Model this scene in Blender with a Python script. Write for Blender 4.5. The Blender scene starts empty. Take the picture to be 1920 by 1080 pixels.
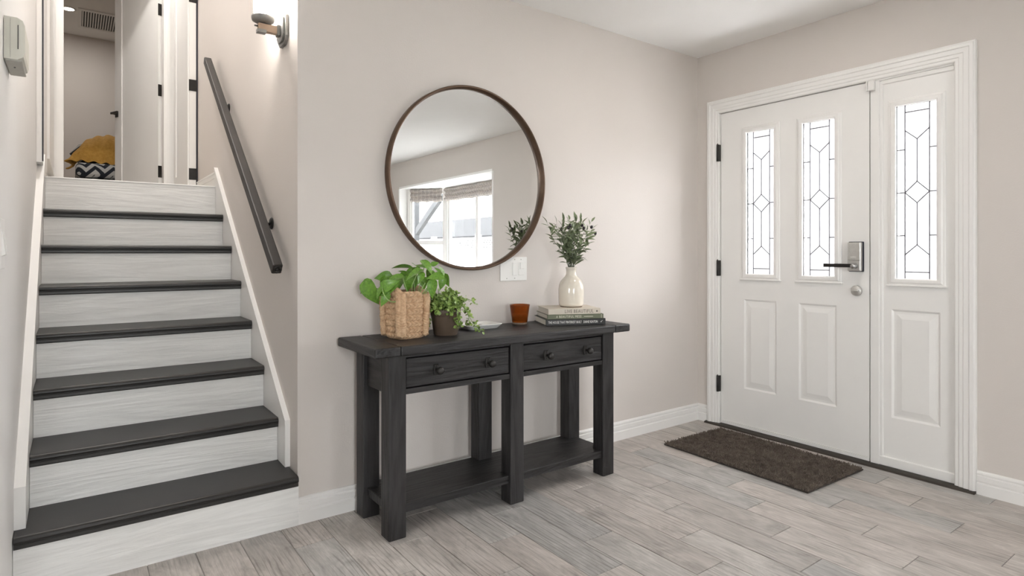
import bpy, bmesh, math, random
from mathutils import Vector, Matrix, noise as mnoise
rnd = random.Random(7)
PI = math.pi
sc = bpy.context.scene
COL = sc.collection

# ------------------------------------------------------------------ camera, world, exposure
cam_d = bpy.data.cameras.new('camera')
cam = bpy.data.objects.new('camera', cam_d); COL.objects.link(cam)
cam_d.sensor_fit = 'HORIZONTAL'; cam_d.sensor_width = 36.0
cam_d.lens = 36.0 * 1123.3 / 1920.0
cam_d.shift_y = -66.0 / 1920.0
cam_d.clip_start = 0.02
cam.location = (-3.403, -2.526, 1.121)
cam.rotation_euler = (PI / 2, 0, -math.atan(822 / 1123.3))
sc.camera = cam

world = bpy.data.worlds.new('overcast_sky'); sc.world = world
world.use_nodes = True
wn = world.node_tree.nodes; wl = world.node_tree.links
bg = wn['Background']
bg.inputs['Color'].default_value = (0.985, 0.985, 1.0, 1)
bg.inputs['Strength'].default_value = 13.0

sc.view_settings.view_transform = 'Standard'
sc.view_settings.look = 'None'
sc.view_settings.exposure = 1.22
sc.view_settings.gamma = 1.0
sc.view_settings.use_curve_mapping = False
try:
    sc.cycles.max_bounces = 12; sc.cycles.diffuse_bounces = 7; sc.cycles.glossy_bounces = 4
    sc.cycles.transmission_bounces = 8; sc.cycles.transparent_max_bounces = 12
    sc.cycles.sample_clamp_indirect = 6.0
    sc.cycles.caustics_reflective = False; sc.cycles.caustics_refractive = False
except Exception:
    pass

def portal(loc, normal, w, h):
    """a light portal: emits nothing itself, guides the sky's light through a window"""
    l = bpy.data.lights.new('window_portal', 'AREA'); l.shape = 'RECTANGLE'; l.size = w; l.size_y = h
    l.cycles.is_portal = True
    o = bpy.data.objects.new('window_portal', l); COL.objects.link(o)
    o.location = loc
    o.rotation_euler = Vector(normal).to_track_quat('-Z', 'Y').to_euler()
    return o

# ------------------------------------------------------------------ materials
MATS = {}
def new_mat(name):
    m = bpy.data.materials.new(name); m.use_nodes = True
    MATS[name] = m
    nt = m.node_tree
    return m, nt, nt.nodes['Principled BSDF']
def N(nt, t, **kw):
    n = nt.nodes.new(t)
    for k, v in kw.items():
        if hasattr(n, k): setattr(n, k, v)
        else: n.inputs[k].default_value = v
    return n
def ramp(nt, fac, stops):
    r = nt.nodes.new('ShaderNodeValToRGB')
    el = r.color_ramp.elements
    while len(el) < len(stops): el.new(0.5)
    for e, (p, c) in zip(el, stops):
        e.position = p; e.color = (c[0], c[1], c[2], 1)
    nt.links.new(fac, r.inputs['Fac'])
    return r
def coords(nt, scale=(1, 1, 1), kind='Object', rand=0.0):
    tc = nt.nodes.new('ShaderNodeTexCoord'); mp = nt.nodes.new('ShaderNodeMapping')
    mp.inputs['Scale'].default_value = scale
    nt.links.new(tc.outputs[kind], mp.inputs['Vector'])
    if rand:
        oi = nt.nodes.new('ShaderNodeObjectInfo')
        vm = nt.nodes.new('ShaderNodeVectorMath'); vm.operation = 'SCALE'
        cx = nt.nodes.new('ShaderNodeCombineXYZ')
        for i in range(3): nt.links.new(oi.outputs['Random'], cx.inputs[i])
        nt.links.new(cx.outputs[0], vm.inputs[0]); vm.inputs['Scale'].default_value = rand
        nt.links.new(vm.outputs[0], mp.inputs['Location'])
    return mp.outputs[0]
def noisem(name, c1, c2, rough=0.5, scale=8, stretch=(1, 1, 1), bump=0.0, bscale=None, bdist=0.002, metallic=0.0, detail=4, rand=0.0, spec=0.5, lo=0.3, hi=0.7):
    m, nt, b = new_mat(name)
    v = coords(nt, stretch, rand=rand)
    n = N(nt, 'ShaderNodeTexNoise', Scale=scale, Detail=detail, Roughness=0.6)
    nt.links.new(v, n.inputs['Vector'])
    r = ramp(nt, n.outputs['Fac'], [(lo, c1), (hi, c2)])
    nt.links.new(r.outputs[0], b.inputs['Base Color'])
    b.inputs['Roughness'].default_value = rough
    b.inputs['Metallic'].default_value = metallic
    b.inputs['Specular IOR Level'].default_value = spec
    if bump:
        n2 = N(nt, 'ShaderNodeTexNoise', Scale=bscale or scale, Detail=detail, Roughness=0.6)
        nt.links.new(v, n2.inputs['Vector'])
        bp = N(nt, 'ShaderNodeBump', Strength=bump, Distance=bdist)
        nt.links.new(n2.outputs['Fac'], bp.inputs['Height'])
        nt.links.new(bp.outputs[0], b.inputs['Normal'])
    return m
def d(c, k): return tuple(x * k for x in c)

WALLC = (0.655, 0.61, 0.578)
noisem('wall_paint', d(WALLC, .985), WALLC, 0.55, 3, bump=0.25, bscale=130, bdist=0.0025, spec=0.35)
noisem('brightened_wall_paint', (0.78, 0.77, 0.76), (0.80, 0.79, 0.78), 0.55, 3, bump=0.25, bscale=130, bdist=0.0025, spec=0.35)  # paler copy of the wall paint: left wall's brighter light put into colour
noisem('ceiling_paint', (0.88, 0.875, 0.865), (0.90, 0.895, 0.885), 0.7, 3, bump=0.2, bscale=120, bdist=0.002, spec=0.3)
noisem('white_trim', (0.80, 0.79, 0.775), (0.82, 0.81, 0.795), 0.38, 4, bump=0.03, bscale=40)
noisem('white_door', (0.80, 0.79, 0.775), (0.825, 0.815, 0.80), 0.35, 3, bump=0.03, bscale=60)
noisem('dark_metal', (0.018, 0.016, 0.015), (0.03, 0.027, 0.025), 0.42, 20, metallic=0.4)
noisem('satin_nickel', (0.55, 0.54, 0.52), (0.62, 0.61, 0.59), 0.38, 60, metallic=0.85, bump=0.03, bscale=300)
noisem('chrome_grey', (0.42, 0.42, 0.42), (0.5, 0.5, 0.5), 0.25, 30, metallic=1.0)
noisem('threshold_bronze', (0.035, 0.028, 0.022), (0.06, 0.05, 0.04), 0.5, 12, stretch=(1, .1, 1), metallic=0.3)
noisem('tread_paint', (0.013, 0.0115, 0.0105), (0.020, 0.0178, 0.016), 0.42, 5, bump=0.12, bscale=25, bdist=0.001)
noisem('rail_paint', (0.018, 0.0145, 0.0125), (0.030, 0.025, 0.0215), 0.5, 6, bump=0.05)
noisem('plastic_white', (0.80, 0.79, 0.77), (0.82, 0.81, 0.79), 0.35, 5)
noisem('plastic_ivory', (0.62, 0.61, 0.54), (0.66, 0.65, 0.58), 0.4, 5)
noisem('plastic_grey', (0.40, 0.39, 0.35), (0.45, 0.44, 0.40), 0.45, 30)
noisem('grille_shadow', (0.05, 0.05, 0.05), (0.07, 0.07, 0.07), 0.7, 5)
noisem('mirror_frame_bronze', (0.085, 0.05, 0.032), (0.14, 0.088, 0.058), 0.33, 9, metallic=0.55)
noisem('gasket', (0.02, 0.02, 0.03), (0.03, 0.03, 0.045), 0.6, 10)
noisem('cream_ceramic', (0.70, 0.64, 0.55), (0.76, 0.71, 0.63), 0.12, 5, bump=0.05, bscale=14, bdist=0.003)
noisem('raw_clay', (0.16, 0.11, 0.08), (0.22, 0.16, 0.12), 0.8, 40)
noisem('white_ceramic', (0.76, 0.75, 0.73), (0.80, 0.79, 0.77), 0.15, 6)
noisem('brown_pot', (0.085, 0.058, 0.040), (0.125, 0.088, 0.062), 0.55, 9, bump=0.05, bscale=50)
noisem('soil', (0.012, 0.009, 0.007), (0.04, 0.03, 0.022), 0.95, 60, bump=0.8, bscale=90, bdist=0.004)
noisem('pothos_green', (0.058, 0.165, 0.016), (0.21, 0.41, 0.05), 0.30, 9, rand=20.0, lo=.25, hi=.8)
noisem('pothos_stem', (0.22, 0.36, 0.10), (0.30, 0.42, 0.15), 0.45, 12)
noisem('olive_leaf', (0.105, 0.14, 0.075), (0.27, 0.32, 0.18), 0.5, 12, rand=30.0, lo=.3, hi=.7)
noisem('olive_stem', (0.16, 0.18, 0.13), (0.22, 0.24, 0.18), 0.6, 12)
noisem('olive_fruit', (0.015, 0.012, 0.014), (0.03, 0.022, 0.025), 0.3, 12)
noisem('trailing_green', (0.085, 0.18, 0.03), (0.36, 0.48, 0.13), 0.42, 45, lo=.3, hi=.68)
noisem('basket_straw', (0.42, 0.26, 0.145), (0.62, 0.43, 0.27), 0.75, 60, bump=0.5, bscale=160, bdist=0.002)
noisem('rug_pile', (0.085, 0.066, 0.053), (0.23, 0.185, 0.15), 0.95, 30, lo=.3, hi=.72)
noisem('rug_backing', (0.03, 0.022, 0.018), (0.045, 0.035, 0.028), 0.9, 30)
noisem('paper', (0.72, 0.68, 0.60), (0.80, 0.76, 0.69), 0.8, 5, stretch=(1, 1, 60))
noisem('cover_black', (0.016, 0.015, 0.015), (0.022, 0.021, 0.021), 0.4, 10)
noisem('cover_green', (0.115, 0.125, 0.075), (0.145, 0.155, 0.10), 0.5, 10)
noisem('cover_cream', (0.56, 0.50, 0.42), (0.60, 0.545, 0.465), 0.5, 10)
noisem('ink_dark', (0.10, 0.085, 0.07), (0.12, 0.10, 0.085), 0.6, 10)
noisem('ink_white', (0.78, 0.77, 0.74), (0.8, 0.79, 0.76), 0.6, 10)
noisem('ink_cream', (0.66, 0.64, 0.52), (0.7, 0.68, 0.56), 0.6, 10)
noisem('lead_came', (0.10, 0.10, 0.115), (0.14, 0.14, 0.155), 0.5, 20, metallic=0.5)
noisem('sconce_metal', (0.20, 0.195, 0.185), (0.27, 0.265, 0.255), 0.45, 30, metallic=0.4)
noisem('sconce_wood', (0.30, 0.20, 0.135), (0.44, 0.32, 0.23), 0.6, 25, stretch=(.2, 1, 1))
noisem('yellow_knit', (0.60, 0.32, 0.06), (0.74, 0.43, 0.10), 0.9, 40, bump=0.5, bscale=150, bdist=0.004)
noisem('carpet', (0.50, 0.46, 0.41), (0.56, 0.52, 0.47), 0.95, 60, bump=0.4, bscale=200)
noisem('bed_white', (0.74, 0.74, 0.74), (0.8, 0.8, 0.8), 0.5, 5)
noisem('bed_grey', (0.40, 0.41, 0.41), (0.46, 0.47, 0.47), 0.6, 5)
noisem('exterior_ground', (0.52, 0.51, 0.49), (0.60, 0.59, 0.57), 0.9, 3)
noisem('vinyl_fence', (0.78, 0.78, 0.77), (0.82, 0.82, 0.81), 0.5, 3)
noisem('lattice_shadow', (0.08, 0.08, 0.08), (0.1, 0.1, 0.1), 0.9, 3)
noisem('roof_shingle', (0.030, 0.030, 0.032), (0.040, 0.040, 0.042), 0.9, 6, stretch=(1, 1, 12))
noisem('house_stucco', (0.045, 0.043, 0.042), (0.055, 0.053, 0.052), 0.9, 3)
noisem('added_backdrop_dark', (0.056, 0.056, 0.056), (0.066, 0.066, 0.066), 0.9, 6)  # dark tone of the added wall behind the door glass
noisem('patio_paint', (0.055, 0.057, 0.06), (0.07, 0.072, 0.075), 0.7, 5)
noisem('wax', (0.55, 0.22, 0.07), (0.62, 0.26, 0.09), 0.5, 6)

def mat_tile():
    m, nt, b = new_mat('wood_look_tile')
    L = nt.links.new
    v = coords(nt, (1, 1, 1), rand=37.0)
    oi = nt.nodes.new('ShaderNodeObjectInfo')
    def nz(scale, st, detail=6, rough=.6, dist=0.0):
        mp = N(nt, 'ShaderNodeMapping'); mp.inputs['Scale'].default_value = st
        L(v, mp.inputs['Vector'])
        n = N(nt, 'ShaderNodeTexNoise', Scale=scale, Detail=detail, Roughness=rough, Distortion=dist)
        L(mp.outputs[0], n.inputs['Vector']); return n.outputs['Fac']
    base = ramp(nt, nz(4.2, (3.0, 1.0, 1), 8, .66, 1.2), [(.24, (0.26, 0.24, 0.225)), (.40, (0.40, 0.378, 0.36)), (.56, (0.50, 0.475, 0.455)), (.75, (0.62, 0.59, 0.565))])
    tint = ramp(nt, oi.outputs['Random'], [(0.0, (0.84, 0.855, 0.86)), (.25, (0.95, 0.965, 0.965)), (.5, (1.06, 1.035, 1.01)), (.75, (1.03, .99, .965)), (1, (0.88, 0.86, 0.84))])
    mx = N(nt, 'ShaderNodeMix'); mx.data_type = 'RGBA'; mx.blend_type = 'MULTIPLY'; mx.inputs[0].default_value = 1.0
    L(base.outputs[0], mx.inputs[6]); L(tint.outputs[0], mx.inputs[7])
    # dark cathedral grain lines
    mp = N(nt, 'ShaderNodeMapping'); mp.inputs['Scale'].default_value = (1.0, .10, 1); L(v, mp.inputs['Vector'])
    wv = N(nt, 'ShaderNodeTexWave', Scale=16, Distortion=9, Detail=3); wv.inputs['Detail Scale'].default_value = 1.3
    L(mp.outputs[0], wv.inputs['Vector'])
    gr = ramp(nt, wv.outputs['Fac'], [(0.0, (0.52, 0.50, 0.48)), (.25, (1, 1, 1))])
    patch = ramp(nt, nz(3.0, (1.5, 1.2, 1), 2), [(.42, (0, 0, 0)), (.60, (.75, .75, .75))])
    mx2 = N(nt, 'ShaderNodeMix'); mx2.data_type = 'RGBA'; mx2.blend_type = 'MULTIPLY'
    L(patch.outputs[0], mx2.inputs[0]); L(mx.outputs[2], mx2.inputs[6]); L(gr.outputs[0], mx2.inputs[7])
    fine = ramp(nt, nz(30, (6, .35, 1), 4, .7), [(.3, (.78, .78, .78)), (.65, (1.08, 1.08, 1.08))])
    mx3 = N(nt, 'ShaderNodeMix'); mx3.data_type = 'RGBA'; mx3.blend_type = 'MULTIPLY'; mx3.inputs[0].default_value = 1.0
    L(mx2.outputs[2], mx3.inputs[6]); L(fine.outputs[0], mx3.inputs[7])
    L(mx3.outputs[2], b.inputs['Base Color'])
    b.inputs['Roughness'].default_value = 0.42
    bp = N(nt, 'ShaderNodeBump', Strength=0.15, Distance=0.001); L(fine.outputs[0], bp.inputs['Height']); L(bp.outputs[0], b.inputs['Normal'])
mat_tile()

def mat_grain(name, c1, c2, rough, axis, bump=0.35, rand=11.0, spec=.5):
    """painted or stained wood; axis = direction the grain runs"""
    m, nt, b = new_mat(name); L = nt.links.new
    st = [1, 1, 1]; st[axis] = .09
    v = coords(nt, tuple(st), rand=rand)
    n = N(nt, 'ShaderNodeTexNoise', Scale=42, Detail=6, Roughness=.62, Distortion=.6); L(v, n.inputs['Vector'])
    n2 = N(nt, 'ShaderNodeTexNoise', Scale=7, Detail=3, Roughness=.5, Distortion=2.2); L(v, n2.inputs['Vector'])
    wv = N(nt, 'ShaderNodeMath', operation='MULTIPLY'); L(n2.outputs['Fac'], wv.inputs[0]); wv.inputs[1].default_value = 30
    sn = N(nt, 'ShaderNodeMath', operation='SINE'); L(wv.outputs[0], sn.inputs[0])
    ad = N(nt, 'ShaderNodeMath', operation='MULTIPLY_ADD'); L(sn.outputs[0], ad.inputs[0]); ad.inputs[1].default_value = .12; L(n.outputs['Fac'], ad.inputs[2])
    r = ramp(nt, ad.outputs[0], [(.3, c1), (.7, c2)]); L(r.outputs[0], b.inputs['Base Color'])
    b.inputs['Roughness'].default_value = rough; b.inputs['Specular IOR Level'].default_value = spec
    bp = N(nt, 'ShaderNodeBump', Strength=bump, Distance=.003); L(ad.outputs[0], bp.inputs['Height']); L(bp.outputs[0], b.inputs['Normal'])
B1, B2 = (0.008, 0.007, 0.007), (0.028, 0.026, 0.0265)
mat_grain('black_oak_x', B1, B2, .46, 0, bump=.9, spec=.42)
mat_grain('black_oak_y', B1, B2, .46, 1, bump=.9, spec=.42)
mat_grain('black_oak_z', B1, B2, .46, 2, bump=.9, spec=.42)
mat_grain('riser_paint', (0.72, 0.715, 0.70), (0.81, 0.805, 0.79), .45, 0, bump=.9)

def mat_glass():
  # clear and lightly tinted window panes
  for gname, gt in (('window_glass', (.58, .59, .595, 1)), ('clear_glass', (.95, .965, .96, 1))):
    m, nt, b = new_mat(gname); nt.nodes.remove(b); L = nt.links.new
    out = nt.nodes['Material Output']
    tr = N(nt, 'ShaderNodeBsdfTransparent'); tr.inputs[0].default_value = gt
    gl = N(nt, 'ShaderNodeBsdfGlossy', Roughness=.02)
    n = N(nt, 'ShaderNodeTexNoise', Scale=2.0)
    r = ramp(nt, n.outputs['Fac'], [(0, (.04, .04, .04)), (1, (.07, .07, .07))])
    mx = N(nt, 'ShaderNodeMixShader'); L(r.outputs[0], mx.inputs[0]); L(tr.outputs[0], mx.inputs[1]); L(gl.outputs[0], mx.inputs[2])
    L(mx.outputs[0], out.inputs[0])
  # textured leaded door glass
  m, nt, b = new_mat('leaded_glass'); nt.nodes.remove(b); L = nt.links.new
  out = nt.nodes['Material Output']
  tr = N(nt, 'ShaderNodeBsdfTransparent'); tr.inputs[0].default_value = (.74, .745, .75, 1)
  tl = N(nt, 'ShaderNodeBsdfTranslucent'); tl.inputs[0].default_value = (.5, .5, .505, 1)
  n = N(nt, 'ShaderNodeTexNoise', Scale=60.0)
  r = ramp(nt, n.outputs['Fac'], [(.3, (.03, .03, .03)), (.7, (.07, .07, .07))])
  mx = N(nt, 'ShaderNodeMixShader'); L(r.outputs[0], mx.inputs[0]); L(tr.outputs[0], mx.inputs[1]); L(tl.outputs[0], mx.inputs[2])
  L(mx.outputs[0], out.inputs[0])
  # mirror
  m, nt, b = new_mat('mirror_glass')
  n = N(nt, 'ShaderNodeTexNoise', Scale=1.0)
  r = ramp(nt, n.outputs['Fac'], [(0, (.90, .90, .89)), (1, (.91, .91, .90))]); nt.links.new(r.outputs[0], b.inputs['Base Color'])
  b.inputs['Metallic'].default_value = 1; b.inputs['Roughness'].default_value = 0.0
  # amber votive glass
  m, nt, b = new_mat('amber_glass')
  n = N(nt, 'ShaderNodeTexNoise', Scale=40.0)
  r = ramp(nt, n.outputs['Fac'], [(.3, (.42, .085, .008)), (.7, (.60, .15, .02))]); nt.links.new(r.outputs[0], b.inputs['Base Color'])
  b.inputs['Transmission Weight'].default_value = .7; b.inputs['Roughness'].default_value = .14; b.inputs['IOR'].default_value = 1.3
  bp = N(nt, 'ShaderNodeBump', Strength=.3, Distance=.003); nt.links.new(n.outputs['Fac'], bp.inputs['Height']); nt.links.new(bp.outputs[0], b.inputs['Normal'])
  # seeded sconce shade: frosted, lets the bulb's light through
  m, nt, b = new_mat('shade_glass'); nt.nodes.remove(b); L = nt.links.new
  out = nt.nodes['Material Output']
  tr = N(nt, 'ShaderNodeBsdfTransparent'); tl = N(nt, 'ShaderNodeBsdfTranslucent'); tl.inputs[0].default_value = (.95, .94, .92, 1)
  n = N(nt, 'ShaderNodeTexNoise', Scale=80.0)
  r = ramp(nt, n.outputs['Fac'], [(.3, (.25, .25, .25)), (.7, (.5, .5, .5))])
  mx = N(nt, 'ShaderNodeMixShader'); L(r.outputs[0], mx.inputs[0]); L(tr.outputs[0], mx.inputs[1]); L(tl.outputs[0], mx.inputs[2])
  L(mx.outputs[0], out.inputs[0])
mat_glass()
def emis(name, col, strength):
    m, nt, b = new_mat(name)
    n = N(nt, 'ShaderNodeTexNoise', Scale=3.0)
    r = ramp(nt, n.outputs['Fac'], [(0, d(col, .97)), (1, col)])
    nt.links.new(r.outputs[0], b.inputs['Emission Color']); b.inputs['Emission Strength'].default_value = strength
    b.inputs['Base Color'].default_value = (.8, .8, .8, 1)
emis('lamp_warm', (1.0, 0.93, 0.84), 12.0)
emis('bulb_glow', (1.0, 0.95, 0.88), 230.0)
def mat_chevron():
    m, nt, b = new_mat('chevron_fabric'); L = nt.links.new
    tc = nt.nodes.new('ShaderNodeTexCoord'); sx = nt.nodes.new('ShaderNodeSeparateXYZ'); L(tc.outputs['Object'], sx.inputs[0])
    def M(op, a, bb=None):
        n = nt.nodes.new('ShaderNodeMath'); n.operation = op
        for i, q in enumerate((a, bb)):
            if q is None: continue
            if isinstance(q, (int, float)): n.inputs[i].default_value = q
            else: L(q, n.inputs[i])
        return n.outputs[0]
    u = M('ADD', sx.outputs['X'], M('MULTIPLY', sx.outputs['Y'], 1.0))
    tri = M('PINGPONG', u, .075)
    w = M('ADD', M('ADD', sx.outputs['Z'], tri), M('MULTIPLY', sx.outputs['Y'], .9))
    st = M('FRACT', M('MULTIPLY', w, 1 / .085))
    r = ramp(nt, st, [(0, (.52, .52, .51)), (.5, (.018, .022, .032))]); r.color_ramp.interpolation = 'CONSTANT'
    L(r.outputs[0], b.inputs['Base Color']); b.inputs['Roughness'].default_value = .9
mat_chevron()
def mat_shade_fabric():
    m, nt, b = new_mat('roman_shade_fabric'); L = nt.links.new
    v = coords(nt, (1, 1, 6), 'Object')
    vo = N(nt, 'ShaderNodeTexBrick'); vo.inputs['Scale'].default_value = 5
    vo.inputs['Color1'].default_value = (.42, .37, .33, 1); vo.inputs['Color2'].default_value = (.24, .23, .23, 1); vo.inputs['Mortar'].default_value = (.66, .61, .56, 1)
    vo.inputs['Mortar Size'].default_value = .03; vo.inputs['Brick Width'].default_value = .6; vo.inputs['Row Height'].default_value = .22
    sx = nt.nodes.new('ShaderNodeSeparateXYZ'); cb = nt.nodes.new('ShaderNodeCombineXYZ'); L(v, sx.inputs[0])
    L(sx.outputs[0], cb.inputs[0]); L(sx.outputs[2], cb.inputs[1]); L(cb.outputs[0], vo.inputs['Vector'])
    L(vo.outputs['Color'], b.inputs['Base Color']); b.inputs['Roughness'].default_value = .9
mat_shade_fabric()
def mat_floor_base():
    m, nt, b = new_mat('floor_base'); L = nt.links.new
    n = N(nt, 'ShaderNodeTexNoise', Scale=9.0, Detail=4); v = coords(nt, (5, .8, 1)); L(v, n.inputs['Vector'])
    r = ramp(nt, n.outputs['Fac'], [(.3, (.24, .225, .21)), (.7, (.30, .28, .265))]); L(r.outputs[0], b.inputs['Base Color']); b.inputs['Roughness'].default_value = .6
mat_floor_base()

# ------------------------------------------------------------------ mesh building
class MB:
    def __init__(s): s.v = []; s.f = []; s.sm = []
    def add(s, vs, fs, smooth=False):
        o = len(s.v); s.v += [tuple(p) for p in vs]
        for f in fs: s.f.append([i + o for i in f]); s.sm.append(smooth)
        return s
    def box(s, x0, x1, y0, y1, z0, z1, bev=0.0, seg=2):
        if bev > 0:
            bm = bmesh.new(); bmesh.ops.create_cube(bm, size=1)
            for v in bm.verts: v.co = Vector((x0 + (v.co.x + .5) * (x1 - x0), y0 + (v.co.y + .5) * (y1 - y0), z0 + (v.co.z + .5) * (z1 - z0)))
            bmesh.ops.bevel(bm, geom=bm.edges[:] + bm.verts[:], offset=bev, segments=seg, profile=.5, affect='EDGES')
            bm.verts.index_update()
            s.add([v.co[:] for v in bm.verts], [[v.index for v in f.verts] for f in bm.faces]); bm.free(); return s
        vs = [(x0, y0, z0), (x1, y0, z0), (x1, y1, z0), (x0, y1, z0), (x0, y0, z1), (x1, y0, z1), (x1, y1, z1), (x0, y1, z1)]
        return s.add(vs, [(0, 3, 2, 1), (4, 5, 6, 7), (0, 1, 5, 4), (1, 2, 6, 5), (2, 3, 7, 6), (3, 0, 4, 7)])
    def prism(s, poly, axis, a, b, smooth=False):
        """extrude a 2D polygon along axis; poly coords are the two other axes in cyclic-free order (x:(y,z) y:(x,z) z:(x,y))"""
        def P(p, t):
            if axis == 0: return (t, p[0], p[1])
            if axis == 1: return (p[0], t, p[1])
            return (p[0], p[1], t)
        n = len(poly); vs = [P(p, a) for p in poly] + [P(p, b) for p in poly]
        fs = [tuple(range(n))[::-1], tuple(range(n, 2 * n))] + [(i, (i + 1) % n, n + (i + 1) % n, n + i) for i in range(n)]
        return s.add(vs, fs, smooth)
    def lathe(s, prof, c=(0, 0, 0), n=32, axis='z', smooth=True, cap=True):
        vs = []
        for (r, h) in prof:
            for i in range(n):
                a = 2 * PI * i / n
                if axis == 'z': vs.append((c[0] + r * math.cos(a), c[1] + r * math.sin(a), c[2] + h))
                elif axis == 'y': vs.append((c[0] + r * math.cos(a), c[1] + h, c[2] + r * math.sin(a)))
                else: vs.append((c[0] + h, c[1] + r * math.cos(a), c[2] + r * math.sin(a)))
        fs = []
        for k in range(len(prof) - 1):
            for i in range(n):
                j = (i + 1) % n
                fs.append((k * n + i, k * n + j, (k + 1) * n + j, (k + 1) * n + i))
        s.add(vs, fs, smooth)
        if cap:
            o = len(s.v) - len(vs)
            s.f.append([o + i for i in range(n)][::-1]); s.sm.append(False)
            s.f.append([o + (len(prof) - 1) * n + i for i in range(n)]); s.sm.append(False)
        return s
    def tube(s, pts, r, n=8, smooth=True, flat=1.0):
        pts = [Vector(p) for p in pts]; m = len(pts)
        vs = []; up = Vector((0, 0, 1)); prev = None
        for i, p in enumerate(pts):
            t = (pts[min(i + 1, m - 1)] - pts[max(i - 1, 0)]).normalized()
            a = prev if prev is not None else (up if abs(t.z) < .9 else Vector((1, 0, 0)))
            x = (a - t * a.dot(t)).normalized(); y = t.cross(x); prev = x
            rr = r[i] if isinstance(r, (list, tuple)) else r
            for k in range(n):
                w = 2 * PI * k / n
                vs.append(p + x * (rr * math.cos(w)) + y * (rr * flat * math.sin(w)))
        fs = [(i * n + k, i * n + (k + 1) % n, (i + 1) * n + (k + 1) % n, (i + 1) * n + k) for i in range(m - 1) for k in range(n)]
        fs += [tuple(range(n))[::-1], tuple((m - 1) * n + k for k in range(n))]
        return s.add(vs, fs, smooth)
    def mesh(s, name):
        me = bpy.data.meshes.new(name); me.from_pydata(s.v, [], s.f)
        me.polygons.foreach_set('use_smooth', s.sm); me.update()
        bm = bmesh.new(); bm.from_mesh(me); bmesh.ops.recalc_face_normals(bm, faces=bm.faces); bm.to_mesh(me); bm.free()
        return me
    def build(s, name, mat, parent=None, loc=None):
        me = s.mesh(name); me.materials.append(MATS[mat])
        o = bpy.data.objects.new(name, me); COL.objects.link(o)
        if parent is not None: o.parent = parent
        if loc: o.location = loc
        return o
def inst(name, me, mat=None, parent=None, loc=(0, 0, 0), rot=(0, 0, 0), scale=(1, 1, 1)):
    o = bpy.data.objects.new(name, me); COL.objects.link(o)
    if mat and not me.materials: me.materials.append(MATS[mat])
    o.parent = parent; o.location = loc; o.rotation_euler = rot; o.scale = scale
    return o
def tag(o, label, cat, group=None, kind=None):
    o['label'] = label; o['category'] = cat
    if group: o['group'] = group
    if kind: o['kind'] = kind
    return o
def empty(name, loc=(0, 0, 0), rz=0.0):
    o = bpy.data.objects.new(name, None); COL.objects.link(o); o.location = loc; o.rotation_euler = (0, 0, rz); o.empty_display_size = .05
    return o
def rects_minus(r, holes):
    """split rectangle (a0,a1,b0,b1) around rectangular holes"""
    xs = sorted(set([r[0], r[1]] + [h[i] for h in holes for i in (0, 1)])); out = []
    for x0, x1 in zip(xs[:-1], xs[1:]):
        xm = (x0 + x1) / 2
        hs = sorted([(h[2], h[3]) for h in holes if h[0] < xm < h[1]])
        z = r[2]
        for h0, h1 in hs:
            if h0 > z + 1e-6: out.append((x0, x1, z, h0))
            z = max(z, h1)
        if r[3] > z + 1e-6: out.append((x0, x1, z, r[3]))
    return out

CEIL = 2.435; XL = -3.562; XR = -2.655; ZL = 1.542; CU = 3.98
# ------------------------------------------------------------------ room shell
w = MB().box(XR, 0.12, 0, .12, 0, CEIL + .1); w.box(XL - .12, XR, 0, .12, CEIL, CU)
tag(w.build('wall_back', 'wall_paint'), 'greige painted wall behind the round mirror and console table', 'wall', kind='structure')
# door wall (X=0) with the entry opening
w = MB()
for (a0, a1, b0, b1) in rects_minus((-1.85, 0, 0, CEIL + .1), [(-1.47, -.168, 0, 2.04)]): w.box(0, .14, a0, a1, b0, b1)
w.box(.14, .45, -1.85, -1.71, 0, CEIL + .1)
tag(w.build('wall_right', 'wall_paint'), 'greige painted wall holding the white entry door', 'wall', kind='structure')
# bay wall (X=.45)
w = MB()
for (a0, a1, b0, b1) in rects_minus((-6.6, -1.71, 0, CEIL + .1), [(-5.57, -3.15, .55, 2.06)]): w.box(.45, .57, a0, a1, b0, b1)
tag(w.build('wall_bay', 'wall_paint'), 'greige wall with the bay window opening, seen in the round mirror', 'wall', kind='structure')
w = MB()
for (a0, a1, b0, b1) in rects_minus((-7.1, .57, 0, CEIL + .1), [(-4.3, -2.8, .7, 2.1)]): w.box(a0, a1, -6.72, -6.6, b0, b1)
tag(w.build('wall_rear', 'wall_paint'), 'greige wall with an added fill window behind the viewpoint', 'wall', kind='structure')
w = MB()
for (a0, a1, b0, b1) in rects_minus((-6.72, -.83, 0, CEIL + .1), [(-4.2, -3.0, .8, 2.0)]): w.box(-7.12, -7.0, a0, a1, b0, b1)
tag(w.build('wall_far_left', 'wall_paint'), 'greige far left wall with an added fill window behind the viewpoint', 'wall', kind='structure')
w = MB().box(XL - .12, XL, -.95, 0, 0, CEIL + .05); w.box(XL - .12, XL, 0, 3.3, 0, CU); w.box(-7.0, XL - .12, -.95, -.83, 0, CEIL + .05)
tag(w.build('wall_left', 'brightened_wall_paint'), 'wall along the left side of the stairs, its brighter light put into paler paint', 'wall', kind='structure')
w = MB().box(XR, XR + .12, .12, 3.3, 0, CU)
tag(w.build('wall_stair', 'wall_paint'), 'greige stairwell wall carrying the dark handrail and the lit sconce', 'wall', kind='structure')
w = MB()
for (a0, a1, b0, b1) in rects_minus((-5.0, -1.0, ZL, CU), [(-3.47, -2.785, ZL, ZL + 2.05)]): w.box(a0, a1, 3.3, 3.42, b0, b1)
w.box(-5.12, -5.0, 3.3, 7.3, ZL - .1, CU); w.box(-1.0, -.88, 3.3, 7.3, ZL - .1, CU); w.box(-5.12, -.88, 7.2, 7.32, ZL - .1, CU)
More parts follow.
